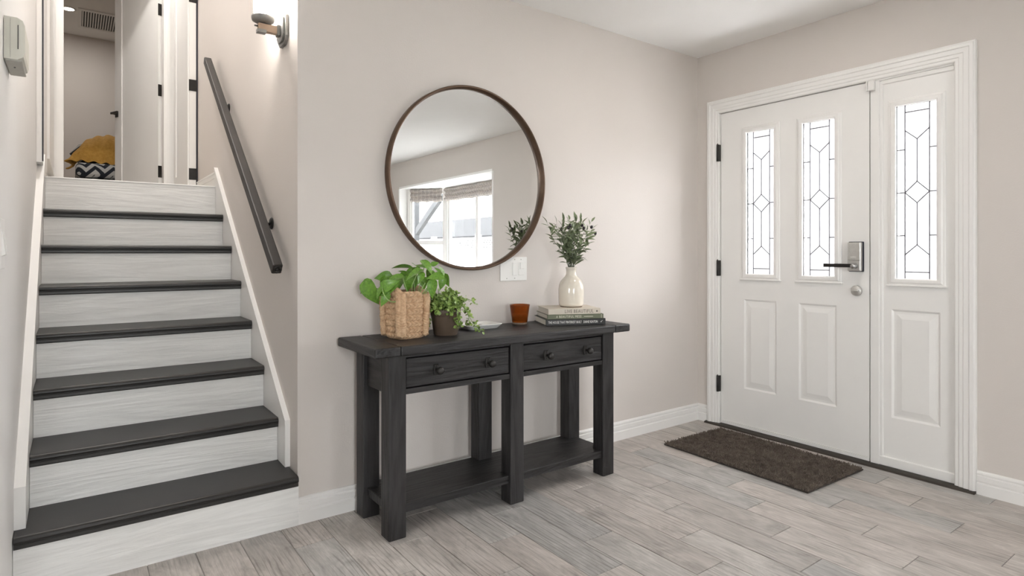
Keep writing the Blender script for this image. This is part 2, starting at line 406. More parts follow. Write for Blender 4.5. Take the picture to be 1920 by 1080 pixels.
tag(w.build('wall_bedroom', 'wall_paint'), 'greige bedroom walls beyond the open door at the top of the stairs', 'wall', kind='structure')
tag(MB().box(-7.12, .6, -6.72, 0, CEIL, CEIL + .1).build('ceiling', 'ceiling_paint'), 'smooth white entry ceiling above the mirror wall', 'ceiling', kind='structure')
tag(MB().box(-5.12, -.88, 0, 7.32, CU, CU + .1).build('ceiling_upper', 'ceiling_paint'), 'white bedroom ceiling with a vent grille upstairs', 'ceiling', kind='structure')
tag(MB().box(XL, XR, 1.69, 3.3, ZL - .2, ZL).box(-5.0, -1.0, 3.3, 7.2, ZL - .2, ZL).box(XL, XR, 1.75, 1.9, 0, ZL - .2).build('floor_upper', 'carpet'), 'landing and bedroom floor at the top of the stairs', 'floor', kind='structure')

# floor with wood-look tiles
fl = MB().box(-7.12, .6, -6.72, 0.0, -.12, -.0025).box(XL - .12, XR + .12, 0.0, 1.9, -.12, -.0025).build('floor', 'floor_base')
tag(fl, 'grey wood-look plank tile floor', 'floor', kind='structure')
TW, TL, G = .154, .61, .0028
cache = {}
def lay(x0, x1, a, b):
    if b - a < .02 or x1 - x0 < .015: return
    key = (round(b - a, 3), round(x1 - x0, 3))
    if key not in cache:
        cache[key] = MB().box(G / 2, x1 - x0 - G / 2, G / 2, b - a - G / 2, -.009, 0, bev=.0012, seg=1).mesh('tile')
    inst('tile', cache[key], 'wood_look_tile', fl, (x0, a, 0))
for j in range(-12, 19):                      # columns of planks running away from the console wall, laid in a third bond
    x1 = -1.188 - TW * j; x0 = x1 - TW
    if x0 > .45 or x1 < -4.05: continue
    ph = (-.815 - .2035 * j) % TL
    y = -3.05 + ((ph + 3.05) % TL) - TL
    while y < 0:
        a, b = max(y, -3.05), min(y + TL, 0.0)
        if x1 <= 0: lay(x0, x1, a, b)
        elif x0 >= 0: lay(x0, min(x1, .45), a, min(b, -1.85))
        else:                                 # column cut by the door wall
            lay(x0, 0.0, max(a, -1.85), b); lay(x0, x1, a, min(b, -1.85))
        y += TL
# ------------------------------------------------------------------ baseboards
def base_profile():   # (outward, height)
    return [(0, 0), (.017, 0), (.017, .050), (.0105, .054), (.0105, .060), (.0150, .063), (.0150, .083), (.0085, .087), (.0085, .092), (.0125, .095), (.0115, .102), (.007, .107), (.003, .1085), (0, .1085)]
bp = [(-o, h) for o, h in base_profile()]
tag(MB().prism(bp, 0, XR - .016, -.0).build('baseboard_back', 'white_trim'), 'white moulded baseboard behind the console table', 'baseboard', kind='structure')
w = MB().prism(bp, 1, -.085, 0.0)
w.prism(bp, 1, -1.85, -1.553)
w.prism([(y, z) for y, z in [(-1.85 + o, h) for o, h in bp]], 0, -.0, .45)
w.prism([(.45 + o, h) for o, h in bp], 1, -6.6, -1.85)
tag(w.build('baseboard_right', 'white_trim'), 'white moulded baseboard on either side of the entry door', 'baseboard', kind='structure')
w = MB().prism([(XR + a, ZL + b) for a, b in bp], 1, 1.70, 2.44)
tag(w.build('baseboard_landing', 'white_trim'), 'short white baseboard on the upstairs landing above the stair skirt', 'baseboard', kind='structure')

# ------------------------------------------------------------------ staircase
RISE, RUN, Y1, Z1, TT = .1907, .241, -.034, .165, .042
st = empty('staircase', (0, 0, 0)); tag(st, 'straight stairs with near-black treads and white wood-grain risers', 'staircase', kind='structure')
SL, SR = -3.531, -2.676
for i in range(8):
    yf = Y1 + RUN * i; zb = Z1 + RISE * i; zt = zb + TT
    z0 = 0.0 if i == 0 else Z1 + RISE * (i - 1) + TT
    x0, x1 = (XL, XR) if i == 0 else (SL, SR)
    if i < 7:
        MB().box(x0 + .001, x1 - .001, yf + .016, yf + .034, z0 - .010, zb + .014).build('riser', 'riser_paint', st)
        # nosing profile in (y,z): rounded top, groove, lower bead
        pr = [(yf + RUN + .020, zt), (yf + .010, zt)]
        for k in range(7):
            a = PI / 2 + (PI / 2) * k / 6 * 1.25
            pr.append((yf + .008 + .014 * math.cos(a), zt - .014 + .014 * math.sin(a)))
        pr += [(yf - .001, zt - .023), (yf - .001, zt - .025), (yf + .0015, zt - .026), (yf, zt - .028), (yf, zb + .004), (yf + .003, zb), (yf + .02, zb), (yf + .02, zb + .012), (yf + RUN + .020, zb + .012)]
        t = MB()
        if i == 0:
            t.prism([p for p in pr], 0, XL + .003, XR - .006)
        else: t.prism(pr, 0, SL + .001, SR - .001)
        t.build('tread', 'tread_paint', st)
    else:
        MB().box(x0 + .001, x1 - .001, yf + .004, yf + .06, z0 - .010, ZL - .008).build('riser', 'riser_paint', st)
        MB().box(x0 + .001, x1 - .001, yf - .001, yf + .06, ZL - .008, ZL + .001, bev=.002, seg=1).build('landing_edge', 'riser_paint', st)
# skirts with cap mouldings
sl = RISE / RUN
def skirt(name, xa, xb, xcap, label, yb=.10):
    o = empty(name); tag(o, label, 'stair trim', kind='structure')
    ytop, ztop = 1.70, 1.65
    zs = ztop - sl * (ytop - yb)
    MB().prism([(yb, Z1 + TT), (yb, zs), (ytop, ztop), (ytop, ZL - .2), (1.30, 1.0), (.30, .21)], 0, xa, xb).build('skirt_board', 'white_trim', o)
    c = .018
    MB().prism([(yb, zs), (yb, zs + c), (ytop, ztop + c), (ytop + .012, ztop), (ytop, ztop - .004)], 0, min(xa, xb, xcap), max(xa, xb, xcap)).build('cap_moulding', 'white_trim', o)
    return o
skirt('trim_1', SR, XR, SR - .001, 'white sloping skirt board with cap moulding under the handrail', .105)
skirt('trim_2', XL, SL, SL, 'narrow white skirt board along the left stair wall', .03)

# handrail
hr = empty('handrail', (-2.712, .09, 1.05)); tag(hr, 'dark brown square handrail sloping up the stairwell wall', 'handrail')
yA, zA, yB, zB = 0, 0, 1.63, 1.30
L_ = math.hypot(yB, zB); ang = math.atan2(zB, yB)
rm = MB().box(-.021, .021, 0, L_, -.024, .024, bev=.006, seg=2)
o = rm.build('rail', 'rail_paint', hr); o.rotation_euler = (ang, 0, 0)
rs = MB().lathe([(.019, 0), (.019, -.003), (.012, -.004), (.012, -.001), (.006, -.001), (.006, -.004), (.001, -.005)], (0, 0, 0), 12, 'y')
o2 = rs.build('end_rosette', 'dark_metal', o)
for (by, bz) in ((.394, 1.268), (1.349, 1.991)):
    y_, z_ = by - .09, bz - 1.05
    b_ = MB().lathe([(.028, .0), (.028, -.004), (.02, -.010), (.001, -.011)], (.0565, y_, z_ - .01), 16, 'x')
    zr = (y_ + .0) * zB / yB
    b_.tube([(.052, y_, z_ - .01), (.02, y_ - .004, z_ - .022), (.002, y_ - .008, z_ - .022), (0, y_ - .010, zr - .02)], .007, 8)
    b_.build('bracket', 'dark_metal', hr)

# ------------------------------------------------------------------ entry door, sidelight, casing
def raised_panel(y0, y1, z0, z1, xf):
    m = MB(); loops = [(0, 0), (.010, .007), (.016, .007), (.022, .0065), (.048, .0005)]
    vs = []
    for ins, dp in loops:
        vs += [(xf + dp, y0 + ins, z0 + ins), (xf + dp, y1 - ins, z0 + ins), (xf + dp, y1 - ins, z1 - ins), (xf + dp, y0 + ins, z1 - ins)]
    fs = []
    for k in range(len(loops) - 1):
        for i in range(4):
            j = (i + 1) % 4; fs.append((k * 4 + i, k * 4 + j, k * 4 + 4 + j, k * 4 + 4 + i))
    n = (len(loops) - 1) * 4; fs.append((n, n + 1, n + 2, n + 3))
    m.add(vs, fs)
    m.box(xf + .0075, xf + .035, y0, y1, z0, z1)
    return m
def lite(parent, yl, yr, z0, z1, xf):
    """leaded lite: yl is the hinge side (nearer the corner), yr the other; yl > yr"""
    Y = lambda u: yl + (yr - yl) * u
    Zv = lambda v: z0 + (z1 - z0) * v
    f = empty('lite_frame'); f.parent = parent
    fw = .034
    m = MB()
    prof = [(0, .012), (.0, -.010), (.006, -.014), (.020, -.014), (.026, -.009), (.032, -.008), (.036, -.004), (.036, .004)]  # (outward offset, x)
    def ring(off): return [(yr - off, z0 - off), (yl + off, z0 - off), (yl + off, z1 + off), (yr - off, z1 + off)]
    vs = []
    for off, x in prof: vs += [(xf + x, a, b) for a, b in ring(off)]
    fs = []
    for k in range(len(prof) - 1):
        for i in range(4): fs.append((k * 4 + i, k * 4 + (i + 1) % 4, k * 4 + 4 + (i + 1) % 4, k * 4 + 4 + i))
    m.add(vs, fs)
    m.box(xf - .017, xf + .002, yr - .044, yl + .044, z0 - .041, z0 - .031, bev=.003, seg=1)
    fo = m.build('frame_moulding', 'white_door', f)
    xg = xf + .012
    cw = .0023
    segs = []
    U = (.20, .80); C = .5
    VB, VT = .0375, .96
    segs += [((U[0], 0), (U[0], 1)), ((U[1], 0), (U[1], 1)), ((U[0], VT), (U[1], VT)), ((U[0], VB), (U[1], VB))]
    for v in (.248, .496, .745): segs += [((0, v), (U[0], v)), ((U[1], v), (1, v))]
    segs += [((U[0], .855), (C, .80)), ((C, .80), (U[1], .855)), ((C, .80), (C, .557)), ((C, .557), (U[0], .496)), ((C, .557), (U[1], .496)), ((C, .435), (U[0], .496)), ((C, .435), (U[1], .496)),
             ((C, .435), (C, .194)), ((C, .194), (U[0], .137)), ((C, .194), (U[1], .137))]
    lm = MB()
    for (a, b) in segs:
        p = Vector((0, Y(a[0]), Zv(a[1]))); q = Vector((0, Y(b[0]), Zv(b[1])))
        t = (q - p).normalized(); n = Vector((0, -t.z, t.y)) * cw
        vs = []
        for x in (xg - .003, xg + .004):
            vs += [(x, *(p + n)[1:]), (x, *(q + n)[1:]), (x, *(q - n)[1:]), (x, *(p - n)[1:])]
        lm.add(vs, [(0, 1, 2, 3), (7, 6, 5, 4), (0, 4, 5, 1), (1, 5, 6, 2), (2, 6, 7, 3), (3, 7, 4, 0)])
    joints = {(U[0], .855), (U[1], .855), (C, .80), (C, .557), (U[0], .496), (U[1], .496), (C, .435), (C, .194), (U[0], .137), (U[1], .137)}
    for (u, v) in joints:
        lm.box(xg - .0035, xg + .004, Y(u) - .0028, Y(u) + .0028, Zv(v) - .0028, Zv(v) + .0028)
    lm.build('leading', 'lead_came', f)
    polys = []
    vs_ = (0, .248, .496, .745, 1)
    for k in range(4):
        polys.append([(0, vs_[k]), (U[0], vs_[k]), (U[0], vs_[k + 1]), (0, vs_[k + 1])]); polys.append([(U[1], vs_[k]), (1, vs_[k]), (1, vs_[k + 1]), (U[1], vs_[k + 1])])
    polys += [[(U[0], VT), (U[1], VT), (U[1], 1), (U[0], 1)], [(U[0], 0), (U[1], 0), (U[1], VB), (U[0], VB)],
              [(U[0], .855), (C, .80), (U[1], .855), (U[1], VT), (U[0], VT)], [(U[0], VB), (U[1], VB), (U[1], .137), (C, .194), (U[0], .137)],
              [(U[0], .496), (C, .435), (U[1], .496), (C, .557)],
              [(U[0], .496), (C, .557), (C, .80), (U[0], .855)], [(C, .557), (U[1], .496), (U[1], .855), (C, .80)],
              [(U[0], .137), (C, .194), (C, .435), (U[0], .496)], [(C, .194), (U[1], .137), (U[1], .496), (C, .435)]]
    for po in polys:
        MB().add([(xg, Y(u), Zv(v)) for u, v in po], [tuple(range(len(po)))]).build('pane', 'leaded_glass', f)
    return f
XF = .006   # inner face of the doors
dr = empty('door_1', (0, 0, 0)); tag(dr, 'white entry door with two leaded glass lites and keypad lever lock', 'door', kind='structure')
DL, DR_ = -.1775, -1.0805
H1 = [(-.546, -.365, .990, 1.872), (-.903, -.722, .990, 1.868)]
P1 = [(-.559, -.343, .266, .829), (-.911, -.696, .266, .829)]
s_ = MB()
for (a0, a1, b0, b1) in rects_minus((DR_, DL, .030, 2.0255), H1 + P1): s_.box(XF, XF + .044, a0, a1, b0, b1)
s_.build('slab', 'white_door', dr)
for (a0, a1, b0, b1) in P1: raised_panel(a0, a1, b0, b1, XF).build('panel', 'white_door', dr)
for (a0, a1, b0, b1) in H1: lite(dr, a1, a0, b0, b1, XF)
MB().box(XF - .004, XF + .03, DR_, DL, .016, .031).box(XF - .006, XF - .001, DR_ + .004, DL - .004, .036, .039).build('door_sweep', 'white_door', dr)
for (z0, z1) in ((1.717, 1.826), (.971, 1.072), (.218, .322)):
    h = MB().box(XF - .024, XF, -.176, -.158, z0, z1, bev=.002, seg=1)
    h.lathe([(.0065, 0), (.0065, z1 - z0)], (XF - .024, -.167, z0), 10)
    h.lathe([(.004, 0), (.001, .008)], (XF - .024, -.167, z1), 8)
    h.build('hinge', 'dark_metal', dr)
lk = MB().box(XF - .030, XF - .006, -1.050, -.980, 1.023, 1.177, bev=.006).build('lock_case', 'satin_nickel', dr)
MB().box(XF - .009, XF + .001, -1.055, -.977, 1.019, 1.181, bev=.004).build('gasket_plate', 'gasket', lk)
MB().box(XF - .032, XF - .029, -1.046, -.984, 1.080, 1.083).build('seam', 'chrome_grey', lk)
MB().box(XF - .0325, XF - .030, -1.028, -.998, 1.095, 1.099, bev=.001, seg=1).build('badge', 'ink_white', lk)
lv = MB().lathe([(.014, 0), (.014, -.022), (.012, -.035), (.001, -.036)], (XF - .030, -1.022, 1.050), 18, 'x')
lv = lv.build('lever_hub', 'chrome_grey', dr)
MB().box(XF - .064, XF - .052, -1.020, -.868, 1.043, 1.062, bev=.003).build('lever', 'dark_metal', lv)
db = MB().lathe([(.029, 0), (.029, -.006), (.024, -.013), (.001, -.014)], (XF, -1.016, .917), 26, 'x').build('deadbolt_rose', 'satin_nickel', dr)
MB().box(XF - .030, XF - .012, -1.036, -.996, .912, .922, bev=.004).build('thumb_turn', 'satin_nickel', db)
MB().box(XF + .004, XF + .03, DR_ - .0035, DR_ + .0005, .9, 1.0).build('strike_edge', 'chrome_grey', dr)

sd = empty('window_1', (0, 0, 0)); tag(sd, 'fixed white sidelight panel with leaded glass right of the entry door', 'sidelight', kind='structure')
SA, SB = -1.470, -1.130
s_ = MB(); HS = [(-1.388, -1.207, .990, 1.872)]; PS = [(-1.401, -1.184, .268, .829)]
for (a0, a1, b0, b1) in rects_minus((SA, SB, .05, 2.03), HS + PS): s_.box(XF + .006, XF + .05, a0, a1, b0, b1)
s_.build('slab', 'white_door', sd)
for r_ in PS: raised_panel(*r_, XF + .006).build('panel', 'white_door', sd)
for (a0, a1, b0, b1) in HS: lite(sd, a1, a0, b0, b1, XF + .006)
MB().box(XF - .006, XF + .05, -1.131, -1.086, .012, 2.03, bev=.003, seg=1).build('mullion', 'white_door', sd)
MB().box(XF - .001, XF + .012, -1.146, -1.128, .012, 2.02, bev=.004, seg=1).build('glazing_bead', 'white_door', sd)
MB().box(XF - .004, XF + .05, SA, -1.129, .012, .062, bev=.004, seg=1).build('bottom_rail', 'white_door', sd)

MB().box(XF + .018, XF + .05, -.182, -.165, .0, 2.045).box(XF + .018, XF + .05, -1.09, -.165, 2.022, 2.045).box(XF + .018, XF + .05, -1.092, -1.074, .0, 2.045).build('weatherstrip', 'gasket', dr)
# casing: mitred profile around the opening
tr = empty('trim_3'); tag(tr, 'white fluted casing around the entry door and sidelight', 'door casing', kind='structure')
def casing(parent, yl, yr, zt, z0, prof, name='casing'):
    vs = []
    for off, x in prof: vs += [(x, yl + off, z0), (x, yl + off, zt + off), (x, yr - off, zt + off), (x, yr - off, z0)]
    fs = []
    for k in range(len(prof) - 1):
        for i in range(3): fs.append((k * 4 + i, k * 4 + i + 1, k * 4 + 5 + i, k * 4 + 4 + i))
    m = MB().add(vs, fs)
    return m.build(name, 'white_trim', parent)
cprof = [(-.001, .05), (-.001, -.010), (.004, -.013), (.016, -.013), (.020, -.016), (.034, -.016), (.038, -.019), (.058, -.019), (.062, -.023), (.076, -.023), (.079, -.020), (.084, -.019), (.086, -.014), (.086, 0)]
casing(tr, -.172, -1.466, 2.030, .010, cprof)
MB().box(.024, .05, -1.47, -.170, 2.022, 2.06).box(-.002, .03, -1.47, -1.10, 2.022, 2.034).build('head_stop', 'white_trim', tr)
MB().box(.005, .018, -1.462, -1.136, 1.998, 2.024, bev=.004, seg=1).build('head_bead', 'white_trim', tr)
tag(MB().prism([(-.040, 0), (-.034, .009), (-.012, .013), (.14, .014), (.14, 0)], 1, -1.552, -.078).build('threshold', 'threshold_bronze'), 'dark bronze threshold strip under the entry door', 'threshold', kind='structure')
sn = empty('door_sensor', (-.006, -1.094, 1.975)); tag(sn, 'small white alarm contact at the top of the entry door frame', 'sensor')
MB().box(-.016, .004, -.020, .012, 0, .052, bev=.003, seg=1).build('housing', 'plastic_white', sn)
MB().box(-.014, .004, .014, .022, 0, .052, bev=.002, seg=1).build('magnet', 'plastic_white', sn)

# ------------------------------------------------------------------ bay window, other windows, shades
def window_panel(name, p0, p1, z0, z1, label, rail=None, mull=None, glass='window_glass'):
    p0 = Vector(p0); p1 = Vector(p1); L = (p1 - p0).length
    o = empty(name, (p0.x, p0.y, z0), math.atan2(p1.y - p0.y, p1.x - p0.x)); tag(o, label, 'window', kind='structure')
    H = z1 - z0; f = .045
    m = MB()
    for r_ in rects_minus((0, L, 0, H), [(f, L - f, f, H - f)]): m.box(r_[0], r_[1], -.04, .04, r_[2], r_[3])
    m.build('frame', 'white_trim', o)
    xs = [f] + ([mull] if mull else []) + [L - f]
    for a, b in zip(xs[:-1], xs[1:]):
        zs = [f] + ([rail] if rail else []) + [H - f]
        for c, e in zip(zs[:-1], zs[1:]):
            s2 = MB(); t = .03
            for r_ in rects_minus((a, b, c, e), [(a + t, b - t, c + t, e - t)]): s2.box(r_[0], r_[1], -.02, .02, r_[2], r_[3])
            sx_ = s2.build('sash', 'white_trim', o)
            MB().box(a + t, b - t, -.003, .003, c + t, e - t).build('pane', glass, sx_)
    return o
BZ0, BZ1 = .55, 2.06
B = [(.60, -5.57), (1.0, -5.10), (1.0, -3.62), (.60, -3.15)]
window_panel('window_2', B[0], B[1], BZ0, BZ1, 'far angled pane of the bay window, double hung, seen in the round mirror', rail=.72)
window_panel('window_3', B[1], B[2], BZ0, BZ1, 'wide front pane of the bay window seen in the round mirror', mull=.80)
window_panel('window_4', B[2], B[3], BZ0, BZ1, 'near angled pane of the bay window', rail=.72)
w = MB().prism([(.447, -5.568), (.60, -5.568), (1.06, -5.12), (1.06, -3.60), (.60, -3.152), (.447, -3.152)], 2, BZ0 - .15, BZ0 + .003)
w.prism([(.565, -5.60), (.62, -5.60), (1.06, -5.12), (1.06, -3.60), (.62, -3.12), (.565, -3.12)], 2, BZ1, BZ1 + .15)
w.prism([(.447, -5.568), (.60, -5.568), (1.0, -5.10), (1.0, -3.62), (.60, -3.152), (.447, -3.152)], 2, BZ1 - .006, BZ1 + .02)
w.box(.448, .62, -5.59, -5.562, BZ0 - .1, BZ1 - .004).box(.448, .62, -3.158, -3.13, BZ0 - .1, BZ1 - .004)
tag(w.build('trim_4', 'ceiling_paint'), 'white soffit, seat and reveals of the bay window', 'window trim', kind='structure')
def roman(p0, p1, label):
    p0 = Vector(p0); p1 = Vector(p1); p0, p1 = p0 + (p1 - p0).normalized() * .06, p1 - (p1 - p0).normalized() * .06; L = (p1 - p0).length
    o = empty('roman_shade', (p0.x, p0.y, 1.86), math.atan2(p1.y - p0.y, p1.x - p0.x)); tag(o, label, 'shade', 'roman shades in the bay window')
    MB().box(.01, L, .045, .075, .165, .198).build('head_rail', 'white_trim', o)
    m = MB(); n = 24; rows = 16
    vs = []
    for i in range(n + 1):
        for k in range(rows + 1):
            zz = .195 - .195 * k / rows
            dp = .075 + .035 * abs(math.sin(PI * k / rows * 3)) + .006 * math.sin(i * 1.7 + k * .6)
            vs.append((.01 + (L - .01) * i / n, dp, zz + .006 * math.sin(i * .9)))
    fs = [(i * (rows + 1) + k, (i + 1) * (rows + 1) + k, (i + 1) * (rows + 1) + k + 1, i * (rows + 1) + k + 1) for i in range(n) for k in range(rows)]
    m.add(vs, fs, True).build('fabric', 'roman_shade_fabric', o)
    return o
roman(B[0], B[1], 'raised striped roman shade on the far angled bay pane, left in the mirror')
roman(B[1], B[2], 'raised striped roman shade on the wide front bay pane, middle in the mirror')
roman(B[2], B[3], 'raised striped roman shade on the near angled bay pane, right in the mirror')
window_panel('window_5', (-4.3, -6.66), (-2.8, -6.66), .7, 2.1, 'added fill window in the wall behind the viewpoint', mull=.75, glass='clear_glass')  # unseen window, placed and sized to light the stairs from the front
window_panel('window_6', (-7.06, -4.2), (-7.06, -3.0), .8, 2.0, 'added fill window in the far left wall behind the viewpoint', mull=.6, glass='clear_glass')  # unseen window, put in for fill light
portal((1.12, -4.36, 1.3), (-1, 0, 0), 2.9, 1.7)
portal((-3.55, -6.8, 1.4), (0, 1, 0), 1.5, 1.4)
portal((-7.2, -3.6, 1.4), (1, 0, 0), 1.2, 1.2)
portal((.16, -.82, 1.43), (-1, 0, 0), 1.3, 1.0)

# ------------------------------------------------------------------ upstairs
def leaf_slab(name, label, loc, rz, w_, z0, z1, th=.035, panel=True):
    o = empty(name, loc, rz); tag(o, label, 'door', kind='structure')
    if panel:
        b = MB(); st_ = .11
        for r_ in rects_minus((0, w_, z0, z1), [(st_, w_ - st_, z0 + .2, z1 - .13)]): b.box(r_[0], r_[1], -th, 0, r_[2], r_[3])
        b.build('slab', 'white_door', o)
        MB().box(st_, w_ - st_, -th + .008, -.008, z0 + .2, z1 - .13).build('panel', 'white_door', o)
    else: MB().box(0, w_, -th, 0, z0, z1, bev=.002, seg=1).build('slab', 'white_door', o)
    return o
# bedroom door, hinged right, opened into the bedroom
hx, hy = -2.815, 3.425
ex, ey = -3.103, 4.08
bd = leaf_slab('door_2', 'white shaker door standing open into the upstairs bedroom', (hx, hy, 0), math.atan2(ey - hy, ex - hx), .70, ZL + .012, ZL + 2.03, th=.045)
for zz in (1.82, 2.52, 3.215):
    MB().box(-.004, .002, -.047, .002, zz - .05, zz + .05).build('hinge', 'dark_metal', bd)
hd = MB().box(.64, .685, .0, .008, 2.36, 2.415, bev=.002, seg=1).build('handle_rose', 'dark_metal', bd)
MB().box(.655, .67, .006, .05, 2.38, 2.395).box(.56, .67, .042, .056, 2.378, 2.397, bev=.002, seg=1).build('lever', 'dark_metal', hd)
hd = MB().box(.64, .685, -.043, -.035, 2.36, 2.415, bev=.002, seg=1).build('handle_rose', 'dark_metal', bd)
MB().box(.655, .67, -.085, -.04, 2.38, 2.395).box(.56, .67, -.09, -.076, 2.378, 2.397, bev=.002, seg=1).build('lever', 'dark_metal', hd)
# casing of the bedroom doorway
bc = empty('trim_5'); tag(bc, 'white casing around the bedroom doorway at the top of the stairs', 'door casing', kind='structure')
for (xi, sgn) in ((-3.47, -1), (-2.785, 1)):
    m = MB()
    for (a, b, yy) in ((0, .022, 3.286), (.022, .045, 3.281), (.045, .075, 3.284)):
        x0, x1 = sorted((xi + sgn * a, xi + sgn * b)); m.box(x0, x1, yy, 3.30, ZL, CU - .3)
    x0, x1 = sorted((xi, xi - sgn * .004)); m.box(x0, x1, 3.29, 3.43, ZL, ZL + 2.05)
    m.build('side_casing', 'white_trim', bc)
MB().box(-3.55, -2.71, 3.284, 3.30, ZL + 2.05, ZL + 2.13).build('head_casing', 'white_trim', bc)
# landing door open flat against the right wall, hinge edge facing the stairs
ld = leaf_slab('door_3', 'white landing door open against the right wall, edge on with black hinges', (-2.667, 2.46, 0), PI / 2, .76, ZL + .012, CU - .35, th=-.0, panel=False)
for ch in list(ld.children): bpy.data.objects.remove(ch)
MB().box(0, .78, 0, .046, ZL + .012, CU - .35, bev=.002, seg=1).build('slab', 'white_door', ld)
m = MB()
for r_ in rects_minus((.02, .76, ZL + .03, CU - .36), [(.12, .66, ZL + .2, CU - .5)]): m.box(r_[0], r_[1], .046, .054, r_[2], r_[3])
m.build('stile_frame', 'white_door', ld)
for zz in (1.705, 2.363, 3.02):
    MB().box(-.004, .002, -.004, .048, zz - .042, zz + .042).build('hinge', 'dark_metal', ld)
MB().box(.002, .012, -.010, -.001, ZL + .012, CU - .35).build('gasket', 'gasket', ld)
# two slim door leaves folded against the left wall, undersides seen from below
l1 = leaf_slab('door_4', 'slim white door leaf folded against the left stair wall, nearer one', (XL + .026, 1.49, 0), PI / 2, .70, 1.60, CU - .3, th=-.025, panel=False)
l2 = leaf_slab('door_5', 'slim white door leaf folded against the left stair wall, farther one', (XL + .038, 2.215, 0), PI / 2, 1.05, 1.71, CU - .3, th=-.036, panel=False)
for l_, wd, th, z0 in ((l1, .70, .025, 1.60), (l2, 1.05, .036, 1.71)):
    for ch in list(l_.children): bpy.data.objects.remove(ch)
    MB().box(0, wd, 0, th, z0, CU - .3).build('slab', 'white_door', l_)
MB().box(-.002, .004, -.005, .001, 1.605, CU - .3).build('gasket', 'gasket', l1)

# bedroom contents
vt = empty('vent_grille', (-3.17, 6.45, CU)); tag(vt, 'white ceiling vent grille in the upstairs bedroom', 'vent')
m = MB()
for r_ in rects_minus((-.19, .45, -.36, .36), [(-.155, .42, -.30, .30)]): m.box(r_[0], r_[1], r_[2], r_[3], -.012, -.001)
m.build('frame', 'white_trim', vt)
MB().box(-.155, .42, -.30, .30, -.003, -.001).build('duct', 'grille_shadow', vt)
sm = MB().box(-.006, .006, -.30, .30, -.010, -.004).mesh('slat')
for k in range(22): inst('slat', sm, 'white_trim', vt, (-.143 + k * .0262, 0, 0))
rl = empty('recessed_light', (-3.45, 6.2, CU)); tag(rl, 'lit recessed ceiling light beside the upstairs vent', 'ceiling light')
MB().lathe([(.075, -.001), (.075, -.006), (.055, -.007), (.05, -.003)], (0, 0, 0), 24).build('trim_ring', 'white_trim', rl)
MB().lathe([(.001, -.0075), (.05, -.0075)], (0, 0, 0), 24, cap=False).build('lens', 'lamp_warm', rl)
la = bpy.data.lights.new('recessed_lamp', 'AREA'); la.shape = 'DISK'; la.size = .1; la.energy = 5.5; la.color = (1, .95, .88)
lo = bpy.data.objects.new('recessed_lamp', la); COL.objects.link(lo); lo.parent = rl; lo.location = (0, 0, -.012)

bed = empty('bed', (-3.39, 4.6, ZL)); tag(bed, 'bed with a navy and grey chevron cover upstairs', 'bed')
MB().box(0.0, 1.9, 0, 1.4, .0, .30, bev=.01).build('base', 'bed_white', bed)
MB().box(.14, .40, -.008, .002, .20, .285).build('front_panel', 'bed_grey', bed)
m = MB().box(.0, 1.9, -.01, 1.4, .315, .455, bev=.05, seg=4); m.build('mattress_cover', 'chevron_fabric', bed)
pl_ = empty('pillow', (-2.82, 5.25, ZL + .46)); tag(pl_, 'chevron bolster pillow under the yellow knit throw', 'pillow')
m = MB(); vs = []; NU, NV = 28, 16
for i in range(NU):
    for k in range(NV + 1):
        a = 2 * PI * i / NU; t = -1 + 2 * k / NV
        rr = (1 - abs(t) ** 3.5) ** .5
        vs.append((.62 * t, .22 * rr * math.cos(a), .155 + .16 * rr * math.sin(a)))
fs = [(i * (NV + 1) + k, ((i + 1) % NU) * (NV + 1) + k, ((i + 1) % NU) * (NV + 1) + k + 1, i * (NV + 1) + k + 1) for i in range(NU) for k in range(NV)]
m.add(vs, fs, True).build('cover', 'chevron_fabric', pl_)
# yellow throw draped over it
th_ = MB(); NU, NV = 60, 40; vs = []
for i in range(NU + 1):
    for k in range(NV + 1):
        u = i / NU; v = k / NV
        x = -.36 + 1.05 * u
        y = -.42 + .80 * v
        hx_ = max(0, 1 - abs((x - .33) / .66) ** 5); hy_ = max(0, 1 - (y / .40) ** 2)
        z = .022 + .345 * (hx_ ** .55) * (hy_ ** .5)
        rib = .020 * abs(math.sin(u * 34 + v * 1.5)) + .008 * math.sin(u * 11) + .006 * math.sin(v * 40 + u * 60) * (1 if (int(u * 11) % 2) else .2)
        vs.append((x + .06 * math.sin(v * 3), y - .05 * u, z + rib))
fs = [(i * (NV + 1) + k, (i + 1) * (NV + 1) + k, (i + 1) * (NV + 1) + k + 1, i * (NV + 1) + k + 1) for i in range(NU) for k in range(NV)]
th_.add(vs, fs, True)
to = th_.build('throw_blanket', 'yellow_knit', None, (-3.12, 5.22, ZL + .46)); tag(to, 'mustard yellow cable-knit throw draped over the bed upstairs', 'blanket')
sol = to.modifiers.new('thickness', 'SOLIDIFY'); sol.thickness = .012

# ------------------------------------------------------------------ outside
tag(MB().box(-30, 40, -40, -7.5, -.5, -.4).box(1.4, 40, -7.5, 30, -.5, -.4).box(-30, -7.6, -7.5, 30, -.5, -.4).build('ground', 'exterior_ground'), 'pale yard ground outside the windows', 'ground', kind='structure')
tag(MB().box(.14, 8.0, .25, .45, -.4, 3.6).build('wall_added_backdrop', 'added_backdrop_dark'), 'added dark wall outside the entry door, dims the view through its glass', 'wall', kind='structure')  # added wall, keeps the view through the leaded glass darker than the sky
fe = empty('vinyl_fence', (5.2, -18.0, -.4)); tag(fe, 'white vinyl fence with a lattice top outside the bay window', 'fence')
pm = MB().box(0, .04, .02, .298, .05, 1.55).mesh('board'); po = MB().box(-.05, .09, -.06, .06, 0, 2.0, bev=.01, seg=1).mesh('post')
for k in range(50): inst('board', pm, 'vinyl_fence', fe, (0, k * .3, 0))
